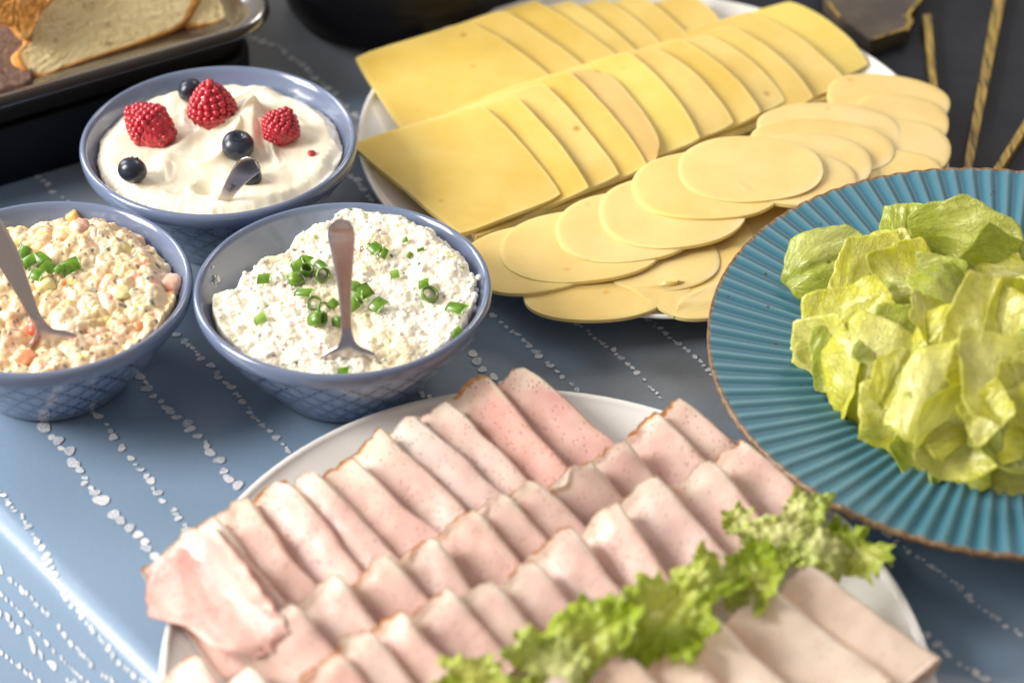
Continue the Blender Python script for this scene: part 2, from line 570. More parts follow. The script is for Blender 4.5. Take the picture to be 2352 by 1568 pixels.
M['slate'] = t.set(Base_Color=t.mix(t.ramp(n3, [(0.66, (0, 0, 0)), (0.74, (1, 1, 1))]), t.ramp(n1, [(0.35, (0.014, 0.017, 0.025)), (0.65, (0.026, 0.028, 0.037))]), (0.075, 0.08, 0.09)), Roughness=0.5, Specular_IOR_Level=0.15)
t = NT('gilded_wood')
n1 = t.noise(20, 5, 0.7, t.coord((30, 2, 30)))
t.bump(n1, 0.001, 0.5)
M['gold'] = t.set(Base_Color=t.ramp(n1, [(0.38, (0.05, 0.032, 0.012)), (0.50, (0.38, 0.25, 0.05)), (0.7, (0.60, 0.42, 0.09))]), Metallic=0.2, Roughness=0.42)
t = NT('bronze_paint')
n1 = t.noise(26, 4, 0.7)
M['bronze'] = t.set(Base_Color=t.ramp(n1, [(0.4, (0.045, 0.036, 0.030)), (0.75, (0.13, 0.095, 0.05))]), Roughness=0.5)
t = NT('dark_red')
M['darkred'] = t.set(Base_Color=(0.20, 0.03, 0.015), Roughness=0.3)

# ------------------------------------------------------------ tablecloth
E0 = at(0, 1142, 0)
E1 = at(432, 1568, 0)
ED = nrm(E1-E0)
EN = np.array([ED[1], -ED[0], 0])           # pointing out over the edge (left, front)
if EN[0] > 0: EN = -EN
RB = 0.013
def cloth(e, d, lift=0.0):
    """e along the edge, d outward past the start of the bend, both in metres"""
    e = np.asarray(e, float)
    d = np.asarray(d, float)
    amax = math.radians(74)
    a = np.clip(d/RB, 0, amax)
    rest = np.maximum(d-RB*amax, 0)
    out = np.where(d < 0, d, RB*np.sin(a)+rest*math.cos(amax))
    zz = np.where(d < 0, 0, -RB*(1-np.cos(a))-rest*math.sin(amax))
    nx = np.sin(a)
    nz = np.cos(a)
    wav = 0.0016*np.sin(e*52+d*14)*np.clip(rest/0.05, 0, 1.5)
    out = out+nx*(lift+wav)
    zz = zz+nz*(lift+wav)
    P = E0+e[..., None]*ED+out[..., None]*EN
    P[..., 2] = zz
    return P
ds = np.concatenate([np.linspace(-1.9, -0.02, 40), np.linspace(-0.012, RB*1.3, 16), np.linspace(RB*1.45, 0.36, 34)])
es = np.linspace(-1.6, 1.0, 160)
Eg, Dg = np.meshgrid(es, ds, indexing='ij')
P = cloth(Eg, Dg)
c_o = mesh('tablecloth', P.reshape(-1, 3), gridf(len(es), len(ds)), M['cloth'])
tag(c_o, kind='structure')

def beads(lines, rr):
    V = []
    Fc = []
    A = []
    def blob(p, ax, ay, ang, h):
        nonlocal V, Fc, A
        n = 14
        o = len(V)
        dz = 0.0003+0.00025*rr.random()
        s = rr.random()
        ph = rr.random()*6
        for k in range(n):
            a = 2*math.pi*k/n
            r = 1+0.16*math.sin(2*a+ph)+0.09*math.sin(3*a+2*ph)
            e = p[0]+(ax*math.cos(a)*math.cos(ang)-ay*math.sin(a)*math.sin(ang))*r
            d = p[1]+(ax*math.cos(a)*math.sin(ang)+ay*math.sin(a)*math.cos(ang))*r
            V.append((e, d, dz))
            A.append(s)
        Fc.append(list(range(o, o+n)))
    for (pts, size, gap) in lines:
        pts = np.array(pts, float)
        L = np.hypot(*np.diff(pts, axis=0).T)
        T = np.concatenate([[0], np.cumsum(L)])
        q = 0.0
        while q < T[-1]:
            k = rr.random()
            r = size*(0.40+0.62*k)
            i = min(np.searchsorted(T, q, 'right')-1, len(L)-1)
            f = (q-T[i])/L[i]
            p = pts[i]*(1-f)+pts[i+1]*f+np.array([rr.gauss(0, size*0.25), rr.gauss(0, size*0.25)])
            dr = pts[i+1]-pts[i]
            an = math.atan2(dr[1], dr[0])+rr.gauss(0, 0.3)
            blob(p, r*(0.95+0.35*rr.random()), r*(0.85+0.35*rr.random()), an, 0)
            q += r*2.15+r*rr.choice([0.0, 0.6, gap, gap, gap*2])
    V = np.array(V)
    P = cloth(V[:, 0], V[:, 1])
    P2 = cloth(V[:, 0], V[:, 1], 1.0)
    P = P+(P2-P)*V[:, 2:3]
    return P, Fc, A

def ed(px, py):
    w = at(px, py, 0)-E0
    return (float(w@ED), float(w@EN))
LN = []
def line(pts, size, gap=1.0): LN.append(([ed(*p) for p in pts], size, gap))
line([(-10, 1122), (60, 1202), (110, 1282), (140, 1352), (200, 1424), (250, 1490), (342, 1572)], 0.0017, 1.0)
line([(60, 880), (100, 975), (150, 1040), (190, 1100), (230, 1150), (275, 1195), (330, 1250), (372, 1295), (400, 1340), (440, 1400)], 0.0034, 0.6)
line([(180, 920), (230, 960), (290, 1040), (340, 1102), (400, 1180), (440, 1225), (480, 1280)], 0.0022, 0.9)
line([(270, 800), (340, 890), (375, 930), (430, 970), (460, 1010), (500, 1060), (540, 1115), (575, 1160)], 0.0030, 0.7)
line([(330, 680), (385, 745), (430, 790), (500, 860), (560, 925), (590, 965), (640, 1010), (690, 1070)], 0.0021, 0.8)
line([(1000, 700), (1040, 760), (1070, 800), (1105, 838), (1150, 880), (1200, 930)], 0.0028, 1.6)
line([(940, 890), (976, 909), (1020, 930)], 0.0013, 1.0)
line([(1110, 700), (1139, 734), (1160, 749), (1191, 771), (1222, 803), (1262, 838), (1276, 853), (1312, 884), (1331, 901), (1380, 940)], 0.0019, 1.6)
line([(1270, 700), (1293, 726), (1347, 759), (1370, 780), (1401, 801), (1443, 838), (1467, 863), (1491, 888), (1520, 915)], 0.0016, 1.5)
line([(1440, 700), (1493, 738), (1526, 765), (1545, 780), (1595, 819), (1614, 836), (1628, 855), (1680, 900)], 0.0017, 0.7)
line([(1990, 1190), (2045, 1235), (2100, 1275), (2160, 1315), (2200, 1345), (2240, 1388), (2300, 1430), (2360, 1468)], 0.0018, 1.0)
line([(2130, 1460), (2160, 1485), (2190, 1515), (2240, 1545), (2285, 1572)], 0.0022, 0.8)
line([(40, 360), (70, 390), (95, 412), (125, 442), (160, 470)], 0.0020, 1.0)
line([(560, 80), (590, 92), (640, 112), (690, 150), (780, 232), (840, 290)], 0.0024, 1.0)
line([(780, 380), (820, 420), (860, 470)], 0.0024, 1.0)
for (d0, d1, sz) in ((0.030, 0.026, 0.0023), (0.042, 0.038, 0.0016), (0.049, 0.047, 0.0030), (0.068, 0.060, 0.0020), (0.088, 0.083, 0.0026), (0.108, 0.104, 0.002)):
    pts = [(-0.08+0.02*k, d0+(d1-d0)*k/14+0.002*math.sin(k*1.3+d0*90)) for k in range(15)]
    LN.append((pts, sz*0.85, 1.3))
# the same print runs on where the dishes hide it or outside the frame
for k in range(9):
    x0 = 0.30+0.045*k
    w = np.array([[x0-0.28, 0.30], [x0-0.12, 0.06], [x0+0.02, -0.16], [x0+0.14, -0.42]])
    if k > 3: LN.append(([(float((np.array([a, b, 0])-E0)@ED), float((np.array([a, b, 0])-E0)@EN)) for a, b in w+np.array([0.12, 0])], 0.002, 1.0))
P, Fc, A = beads(LN, random.Random(11))
pr_o = mesh('printed_dots', P, Fc, M['print'], None, False, {'speck': A})
pr_o.parent = c_o
pr_o.location = [a-b for a, b in zip(pr_o.location, c_o.location)]
tag(pr_o, kind='stuff')

# ------------------------------------------------------------ bowls
RIM = 0.0718
HB = 0.057
def make_bowl(cx, cy, label, rot=0.0):
    b = empty('bowl', (cx, cy, 0), label, 'bowl', 'blue glazed bowls with dips')
    out = [(0.0, 0.0035), (0.030, 0.0035), (0.0335, 0.0005), (0.0365, 0.0008), (0.0385, 0.004)]
    n = 26
    for k in range(1, n+1):
        q = k/n
        out.append((0.0385+(RIM-0.0012-0.0385)*(q*0.86+0.14*math.sin(q*math.pi/2)), 0.004+(HB-0.0085-0.004)*q))
    i_band = len(out)
    out += [(RIM-0.0004, HB-0.0075), (RIM+0.0000, HB-0.005), (RIM+0.0002, HB-0.0028), (RIM-0.0003, HB-0.0010), (RIM-0.0016, HB), (RIM-0.0030, HB-0.0006), (RIM-0.0040, HB-0.0030)]
    for k in range(1, 15):
        q = k/14
        out.append((RIM-0.0042-(RIM-0.0042-0.036)*q**1.15, HB-0.003-(HB-0.010)*q))
    out += [(0.025, 0.0065), (0, 0.006)]
    out = np.array(out)
    seg = 160
    V, Fc = lathe(out, seg, (cx, cy, 0))
    T = np.repeat(np.linspace(0, 1, seg, endpoint=False), len(out))
    lat_u = T*30
    arc = np.concatenate([[0], np.cumsum(np.hypot(*np.diff(out, axis=0).T))])
    lv = np.tile((arc-arc[4])/0.0172, seg)
    msk = np.zeros(len(out))
    msk[6:i_band] = 1
    # the seam (fract wraps 0..1 over 36 whole cells: give the last column its own copy)
    V = V.reshape(seg, len(out), 3)
    V = np.concatenate([V, V[:1]], 0)
    lat_u = np.concatenate([lat_u, np.full(len(out), 30.0)])
    lv = np.concatenate([lv, lv[:len(out)]])
    m = np.tile(msk, seg+1)
    o = mesh('bowl_body', V.reshape(-1, 3), gridf(seg+1, len(out)), M['glaze'], b, True, {'lat_u': lat_u, 'lat_v': lv, 'lat_m': m})
    # turn so the seam is behind
    o.rotation_euler = (0, 0, math.radians(90+rot))
    return b

BC = (-0.0816, -0.0300)       # cottage cheese
BB = (-0.1521, 0.0995)        # cream
BL = (-0.2262, -0.0290)       # salad
make_bowl(*BC, 'blue glazed bowl holding the white cottage cheese, in the middle of the three bowls')
make_bowl(*BB, 'blue glazed bowl holding the cream with raspberries and blueberries, nearest the bread tray', 5)
make_bowl(*BL, 'blue glazed bowl holding the orange flecked vegetable spread, cut by the left edge', 2)

def disc_heap(name, c, R, n, hf, m, label, cat, edgefn=None, tint=None):
    """height field in a round bowl"""
    g = np.linspace(-1, 1, n)
    X, Y = np.meshgrid(g, g, indexing='ij')
    # square to disc
    x = X*np.sqrt(1-Y*Y/2)
    y = Y*np.sqrt(1-X*X/2)
    r = np.hypot(x, y)
    th = np.arctan2(y, x)
    Rr = R if edgefn is None else edgefn(th, R)
    x = x*Rr
    y = y*Rr
    z = hf(x, y, r, th)
    z = np.where(r > 0.985, z-0.010*(r-0.985)/0.015, z)
    ql = np.clip((HB-0.003-z)/(HB-0.010), 0, 1)
    ra = RIM-0.0042-(RIM-0.0042-0.036)*ql**1.15+0.0006
    k_ = np.minimum(1, ra/np.maximum(np.hypot(x, y), 1e-6))
    x, y = x*k_, y*k_
    P = np.stack([c[0]+x, c[1]+y, z], -1)
    att = {}
    if tint is not None: att['tint'] = tint(x, y, r, th, z).reshape(-1, 3)
    o = mesh(name, P.reshape(-1, 3), gridf(n, n), m, None, True, att)
    return tag(o, label, cat)

def hmap(hf, c):
    def f(x, y):
        x = np.atleast_1d(np.asarray(x, float))-c[0]
        y = np.atleast_1d(np.asarray(y, float))-c[1]
        return float(hf(x, y, np.hypot(x, y)/0.062, np.arctan2(y, x))[0])
    return f

# --- cottage cheese
def h_cot(x, y, r, th):
    b = 0.0505+0.0035*(y/0.06)+0.0022*noise(x*38, y*38, 1.3)
    b = b+0.006*sst(0.0, 0.05, x*0.25+y)*(1-sst(0.85, 1.0, r))
    # the spooned-out side at the upper left shows the bowl wall
    b = b-0.020*sst(0.66, 0.82, (-x*0.72+y*0.69)/0.062+0.07*noise(x*90, y*90, 2))*sst(0.2, 0.75, r)
    b = b-0.009*(1-sst(0.0, 0.012, np.hypot(x-0.004, (y+0.036)*0.8)))
    # thin against the wall
    b = b-0.007*sst(0.80, 1.0, r)*(1-sst(-1.0, -0.3, y/0.062))*0
    wx = x+0.0012*noise(x*260, y*260, 2)
    wy = y+0.0012*noise(x*260, y*260, 9)
    f1, f2, _ = worley(wx/0.0046, wy/0.0046, 3)
    g1, g2, _ = worley(wx/0.0019+9, wy/0.0019+4, 40)
    k1, k2, _ = worley(wx/0.00105+9, wy/0.00105+4, 90)
    b = b+0.0020*(1-np.minimum(f1, 1)**2)+0.0009*(1-np.minimum(g1, 1)**2)+0.0003*(1-np.minimum(k1, 1)**2)
    b = b+0.0016*noise(x*110, y*110, 5)+0.0012*noise(x*65, y*65, 9)
    return b
def e_in(th, R): return R*(1+0.02*noise(np.cos(th)*5, np.sin(th)*5, 4.4)+0.012*noise(np.cos(th)*17, np.sin(th)*17, 1.4))
def t_cot(x, y, r, th, z):
    n1 = noise(x*120, y*120, 3.3)
    c = np.array([0.92, 0.855, 0.72])-0.10*sst(0.0, 0.6, noise(x*35, y*35, 6.6))[..., None]*np.array([0.2, 0.6, 1.6])+n1[..., None]*np.array([0.02, 0.03, 0.05])
    g1, g2, i = worley(x/0.0034, y/0.0034, 77)
    gr = (i % 23 == 0) & (g1 < 0.34)
    c = np.where(gr[..., None], np.array([0.50, 0.60, 0.20]), c)
    gr = (i % 53 == 3) & (g1 < 0.26)
    c = np.where(gr[..., None], np.array([0.10, 0.20, 0.07]), c)
    gr = (i % 71 == 5) & (g1 < 0.3)
    c = np.where(gr[..., None], np.array([0.55, 0.30, 0.33]), c)
    return c
disc_heap('cottage_cheese', BC, 0.0640, 330, h_cot, M['curd'], 'crumbly white cottage cheese with green flecks filling the middle blue bowl', 'cottage cheese', e_in, t_cot)
zc = hmap(h_cot, BC)

# --- vegetable spread
def h_sal(x, y, r, th):
    b = 0.0490+0.0045*noise(x*26, y*26, 7.3)+0.0075*sst(-0.4, 0.7, (0.25*x+y)/0.06)*(1-sst(0.8, 1.0, r))-0.003*sst(0.0, 1.0, r)
    b = b-0.006*(1-sst(0.0, 0.016, np.hypot(x-0.0, (y+0.030)*0.8)))
    wx = x+0.0016*noise(x*190, y*190, 2)
    wy = y+0.0016*noise(x*190, y*190, 9)
    f1, f2, _ = worley(wx/0.0082, wy/0.0082, 3)
    g1, g2, _ = worley(wx/0.0040+9, wy/0.0040+4, 40)
    b = b+0.0042*(1-np.minimum(f1, 1)**1.8)+0.0020*(1-np.minimum(g1, 1)**2)+0.0011*noise(x*170, y*170, 5)
    return b
def t_sal(x, y, r, th, z):
    n1 = noise(x*60, y*60, 3.3)
    c = np.array([0.80, 0.63, 0.38])+n1[..., None]*np.array([0.04, 0.08, 0.14])
    wx = x+0.0010*noise(x*300, y*300, 2)
    wy = y+0.0010*noise(x*300, y*300, 9)
    f1, f2, i = worley(wx/0.0052, wy/0.0052, 12)
    n3 = sst(-0.1, 0.5, noise(x*50, y*50, 8.8))[..., None]
    c = c*(1-0.6*n3)+np.array([0.76, 0.44, 0.29])*0.6*n3
    def put(cond, lim, col, k):
        nonlocal c
        mm = (cond*(1-sst(lim*0.7, lim, f1)))[..., None]*k
        c = c*(1-mm)+np.array(col)*mm
    put(i % 13 == 0, 0.50, (0.76, 0.34, 0.25), 0.8)
    put(i % 29 == 1, 0.42, (0.78, 0.26, 0.08), 0.8)
    put(i % 11 == 2, 0.42, (0.38, 0.40, 0.30), 0.7)
    put(i % 13 == 3, 0.5, (0.80, 0.72, 0.26), 0.8)
    g1, g2, j = worley(wx/0.0022, wy/0.0022, 31)
    mm = ((j % 9 == 0)*(1-sst(0.30, 0.50, g1)))[..., None]*0.8
    c = c*(1-mm)+np.array([0.07, 0.09, 0.08])*mm
    return np.clip(c, 0.01, 1)
disc_heap('vegetable_spread', BL, 0.0640, 300, h_sal, M['salad'], 'lumpy creamy vegetable spread with orange and dark flecks in the bowl at the left edge', 'spread', e_in, t_sal)
zl = hmap(h_sal, BL)

# --- cream
def h_cre(x, y, r, th):
    # peak a little right and behind the middle, folds running down from it
    px, py = 0.010, 0.012
    dx, dy = x-px, y-py
    q = np.hypot(dx, dy)
    a = np.arctan2(dy, dx)
    b = 0.0495-0.0015*r+0.0045*sst(0.2, 0.9, r)*(1-sst(0.86, 1.0, r))
    b = b+0.011*np.exp(-(q/0.017)**2)+0.003*np.exp(-((x+0.022)**2+(y-0.005)**2)/0.016**2)
    w = 0.5*noise(x*45, y*45, 1.1)
    ph = a*5+q*150+w*3.0
    rdg = np.abs(np.sin(ph*0.5))
    fold = (1-rdg)**3
    b = b+0.0060*fold*np.exp(-((q-0.018)/0.014)**2)
    ph2 = th*2+r*13+w*2.5
    b = b+0.0016*(1-np.abs(np.sin(ph2*0.5)))**2*sst(0.35, 0.7, r)
    # a pulled-up crest with a steep right side, running down to the front
    tt = np.clip((0.034-y)/0.050, 0, 1)
    cxr = 0.0150+0.010*tt**2+0.0015*np.sin(tt*7)
    ddx = x-cxr
    b = b+0.0085*(1-tt)**0.8*np.where(ddx < 0, np.exp(-(ddx/0.012)**2), np.exp(-(ddx/0.0028)**2))*sst(0.040, 0.032, y)*1.0
    cx2 = -0.004-0.020*tt+0.003*np.sin(tt*5)
    b = b+0.0026*np.exp(-((x-cx2)/0.0045)**2)*sst(0.030, 0.010, y)*sst(-0.045, -0.02, y)
    b = b+0.0022*noise(x*34, y*34, 6)+0.0005*noise(x*160, y*70, 6)
    b = b-0.007*(1-sst(0.0, 0.010, np.hypot(x+0.003, (y+0.036)*0.9)))
    return b
disc_heap('cream', BB, 0.0645, 260, h_cre, M['cream'], 'smooth whipped white cream swirled in the back blue bowl under the berries', 'cream', e_in)
zb_ = hmap(h_cre, BB)

# --- small peak of cream behind the middle raspberry, seen as a curled tip
def w2(p): return [float(c) for c in p]

# ------------------------------------------------------------ berries
def ico(sub=2):
    bm = bmesh.new()
    bmesh.ops.create_icosphere(bm, subdivisions=sub, radius=1)
    V = np.array([v.co[:] for v in bm.verts])
    Fc = [[v.index for v in f.verts] for f in bm.faces]
    bm.free()
    return V, Fc
IV1, IF1 = ico(1)
IV2, IF2 = ico(2)
IV3, IF3 = ico(3)

def rotm(axis, ang):
    return np.array(Matrix.Rotation(ang, 3, Vector(axis)))

def frame_to(d):
    q = Vector([0, 0, 1]).rotation_difference(Vector(nrm(d)))
    return np.array(q.to_matrix())

def raspberry(c, axis, R, H, label):
    """axis points to the tip"""
    V = []
    Fc = []
    rr = random.Random(int(c[0]*1e5))
    rows = 10
    Rm = frame_to(axis)
    def rad(q): return R*(math.sin(min(1, 0.32+q*1.05)*math.pi*0.5) if q < 0.35 else math.cos((q-0.35)/0.65*math.pi*0.5)**0.80)
    for i in range(rows):
        q = i/(rows-0.6)
        r0 = rad(q)
        z = (q-0.45)*H
        k = max(1, int(round(2*math.pi*r0/(R*0.34))))
        for j in range(k):
            a = 2*math.pi*(j+0.5*(i % 2)+rr.random()*0.15)/k
            p = np.array([r0*math.cos(a), r0*math.sin(a), z])
            s = R*0.185*(0.9+0.2*rr.random())
            o = len(V)
            V += [(p+v*s) for v in IV2]
            Fc += [[o+t_ for t_ in f] for f in IF2]
    o = len(V)
    V += [np.array([v[0]*R*1.03*(1 if v[2] < 0 else 1-0.22*v[2]), v[1]*R*1.03*(1 if v[2] < 0 else 1-0.22*v[2]), v[2]*H*0.56-H*0.02]) for v in IV2]
    Fc += [[o+t_ for t_ in f] for f in IF2]
    V = np.array(V)@Rm.T+np.array(c)
    return tag(mesh('raspberry', V, Fc, M['rasp']), label, 'raspberry', 'raspberries on the cream')

def at_on(px, py, zf, add=0.0, z=0.05):
    for _ in range(6):
        p = at(px, py, z+add)
        z = zf(p[0], p[1])
    return np.array([p[0], p[1], z+add])

raspberry(at_on(343, 288, zb_, 0.008), (-0.75, 0.45, 0.35), 0.0108, 0.027, 'cone shaped red raspberry leaning on the left side of the cream')
raspberry(at_on(487, 250, zb_, 0.008), (-0.10, 0.10, 1.0), 0.0115, 0.028, 'largest red raspberry, standing upright at the back middle of the cream')
raspberry(at_on(645, 291, zb_, 0.006), (0.25, 0.3, 0.45), 0.0095, 0.018, 'small red raspberry on the right side of the cream')

def blueberry(c, R, axis, label):
    b = empty('blueberry', (c[0], c[1], c[2]-R), label, 'blueberry', 'blueberries on the cream')
    Rm = frame_to(axis)
    V = IV3.copy()
    V[:, 2] *= 0.88
    rr = np.hypot(V[:, 0], V[:, 1])
    V[:, 2] -= np.where(V[:, 2] > 0, 0.30*np.exp(-(rr/0.22)**2), 0)
    V = V*R@Rm.T+c
    mesh('berry', V, IF3, M['blueb'], b)
    # star shaped crown
    cv = []
    cf = []
    n = 10
    for k in range(n):
        a = 2*math.pi*k/n
        r1 = 0.24
        r2 = 0.42 if k % 2 == 0 else 0.30
        cv += [(r1*math.cos(a), r1*math.sin(a), 0.74), (r2*math.cos(a), r2*math.sin(a), 0.90 if k % 2 == 0 else 0.80)]
    for k in range(n):
        a, b_ = 2*k, 2*((k+1) % n)
        cf.append((a, b_, b_+1, a+1))
    mesh('crown', np.array(cv)*R@Rm.T+c, cf, M['blueb'], b)

blueberry(at_on(546, 330, zb_, 0.0062), 0.0085, (0.12, -0.30, 0.95), 'largest blueberry, with its crown facing up, just below the middle raspberry')
blueberry(at_on(304, 391, zb_, 0.0045), 0.0076, (0.2, 0.5, 0.5), 'blueberry on the left part of the cream, below the left raspberry')
blueberry(at_on(437, 208, zb_, 0.0055), 0.0068, (-0.5, 0.5, 0.3), 'blueberry at the back of the cream, half behind the middle raspberry')
blueberry(at_on(572, 402, zb_, 0.0030), 0.0070, (0.5, 0.5, 0.3), 'blueberry behind the engraved spoon handle in the cream')
p = at_on(716, 352, zb_, 0.0008)
V = IV2*np.array([0.0022, 0.0020, 0.0016])*(1+0.2*noise(IV2[:, 0]*2, IV2[:, 1]*2, 1)[:, None])+p
tag(mesh('raspberry_drupelet', V, IF2, M['rasp']), 'tiny loose red raspberry bead on the right of the cream', 'berry piece')

# ------------------------------------------------------------ cutlery
def cutlery(name, ctrl, n, label, cat, side, thickk=0.0022, engr=None):
    """ctrl rows: x y z width thickness"""
    b = empty(name, ctrl[0][:3], label, cat)
    C = smooth_path(ctrl, n)
    V, Fc = loft(C[:, :3], np.maximum(C[:, 3], 0.0006), np.maximum(C[:, 4], 0.0005), side, 20, 0.75)
    mesh('handle', V, Fc, M['steel'], b)
    return b

p0 = at_on(800, 820, zc, 0.0012)
tip = at(781, 505, 0.126)
vec = tip-p0
side = np.array([1.0, 0.05, 0])
def P_(f, dy=0, dz=0): return (p0+vec*f+np.array([0, dy, dz])).tolist()
b = cutlery('spoon', [P_(-0.12, 0, 0)+[0.030, 0.0016], P_(-0.03)+[0.0270, 0.0018], P_(0.01)+[0.0250, 0.0020], P_(0.045)+[0.0190, 0.0022], P_(0.085)+[0.0100, 0.0024], P_(0.15)+[0.0062, 0.0024], P_(0.25)+[0.0050, 0.0026], P_(0.45, 0.002)+[0.0062, 0.0024], P_(0.65, 0.003)+[0.0092, 0.0022], P_(0.82, 0.002)+[0.0120, 0.0020], P_(0.92)+[0.0124, 0.0020], P_(0.97)+[0.0104, 0.0019], P_(0.995)+[0.0072, 0.0016], P_(1.008)+[0.0020, 0.0010]], 90,
        'steel spoon standing upright in the cottage cheese', 'spoon', side)
p0 = at_on(114, 788, zl, 0.001)
tip = at(-48, 480, 0.120)
vec = tip-p0
b = cutlery('spoon', [P_(-0.10)+[0.030, 0.0016], P_(-0.03)+[0.0270, 0.0018], P_(0.01)+[0.0250, 0.0020], P_(0.045)+[0.0190, 0.0022], P_(0.085)+[0.0100, 0.0024], P_(0.15)+[0.0062, 0.0024], P_(0.25)+[0.0060, 0.0026], P_(0.45, 0.002)+[0.0090, 0.0024], P_(0.65, 0.003)+[0.0125, 0.0022], P_(0.82, 0.002)+[0.0130, 0.0020], P_(0.93)+[0.0132, 0.0020], P_(1.0)+[0.0060, 0.0012]], 90,
        'steel spoon leaning out over the left edge from the vegetable spread', 'spoon', side)
p0 = at_on(503, 472, zb_, -0.004)
tip = at(583, 380, 0.078)
vec = tip-p0
sd = np.array([0.9, -0.25, 0.10])
b = cutlery('spoon', [P_(-0.25)+[0.0056, 0.0018], P_(0.0)+[0.0064, 0.0020], P_(0.25, 0, 0.0015)+[0.0072, 0.0020], P_(0.5, 0, 0.003)+[0.0090, 0.0020], P_(0.75, 0, 0.0032)+[0.0110, 0.0020], P_(0.92, 0, 0.002)+[0.0112, 0.0018], P_(1.04, 0, 0.0008)+[0.0080, 0.0016], P_(1.09, 0, 0.0)+[0.0030, 0.0010]], 70,
        'short steel spoon handle with a small engraved mark sticking out of the cream', 'spoon', sd)
# engraved marks: fine strokes standing a hair proud of the handle
C0 = P_(0.38, 0.0, 0.0026)
tv = nrm(vec)
sv = nrm(sd-tv*np.dot(sd, tv))
nv = np.cross(tv, sv)
if nv @ (CAM-p0) < 0: nv = -nv
V = []
Fc = []
rr = random.Random(2)
for (a, b0, c_, d_) in ((-.3, -.9, .5, -.9), (-.3, -.9, -.3, .1), (-.1, -.5, .5, -.4), (-.1, 0, .5, -.1), (.1, -.5, .1, .2), (-.35, .35, .5, .35), (-.2, .7, .4, .6), (0, .4, .1, .9), (.35, .5, .45, .95), (-.3, .6, -.25, .95)):
    q0 = np.array(C0)+sv*a*0.0032+tv*b0*0.0030+nv*0.00118
    q1 = np.array(C0)+sv*c_*0.0032+tv*d_*0.0030+nv*0.00118
    dd = nrm(np.cross(q1-q0, nv))*0.00014
    o = len(V)
    V += [q0-dd, q0+dd, q1+dd, q1-dd]
    Fc.append([o, o+1, o+2, o+3])
mesh('engraved_mark', V, Fc, M['engraving'], b, False)

# ------------------------------------------------------------ spring onion
GC = 'chopped spring onion on the cottage cheese'
def ring(c, axis, R, H, label, squash=1.0, grp=GC, gap=0.0, cat='spring onion', m='chive'):
    Rm = frame_to(axis)
    tw = rnd.random()*6
    n = 22
    V = []
    rr = [(R, -H/2), (R*1.03, 0), (R, H/2), (R*0.78, H/2), (R*0.76, 0), (R*0.78, -H/2)]
    span = 2*math.pi-gap
    slant = rnd.uniform(-0.4, 0.4)
    for k in range(n+1):
        a = tw+span*k/n
        for (r, z) in rr:
            wob = 1+0.08*math.sin(2*a+tw)
            V.append((r*wob*math.cos(a), r*squash*math.sin(a)*wob, z+slant*R*0.4*math.cos(a)))
    Fc = gridf(n+1, 6, 0, cv=True).tolist()
    if gap > 0:
        Fc += [[5, 4, 3, 2, 1, 0], [n*6+i for i in range(6)]]
    V = np.array(V)@rotm((0, 0, 1), tw).T@Rm.T+c
    return tag(mesh('spring_onion_ring', V, Fc, M[m]), label, cat, grp)

def curl(c, L, Wd, ang, label, grp=GC, tilt=0.3, m='chive', bend=1.3):
    """a cut strip of leaf, bent across"""
    nu, nv = 9, 9
    u = np.linspace(-0.5, 0.5, nu)[:, None]
    v = np.linspace(-0.5, 0.5, nv)[None, :]
    r = Wd/bend
    X = L*u+0*v+0.15*L*v
    Y = r*np.sin(v*bend)+0*u
    Z = r*np.cos(v*bend)-r*0.7+0.12*L*np.cos(u*2)
    P = np.stack([X, Y, Z], -1)
    Rm = rotm((1, 0, 0), 0.55)@rotm((0, 0, 1), ang)@rotm((0, 1, 0), tilt)
    P = P@Rm.T+np.asarray(c)+np.array([0, 0, 0.0008])
    V, Fc = sheet(P, 0.0005)
    return tag(mesh('spring_onion_strip', V, Fc, M[m]), label, 'spring onion', grp)

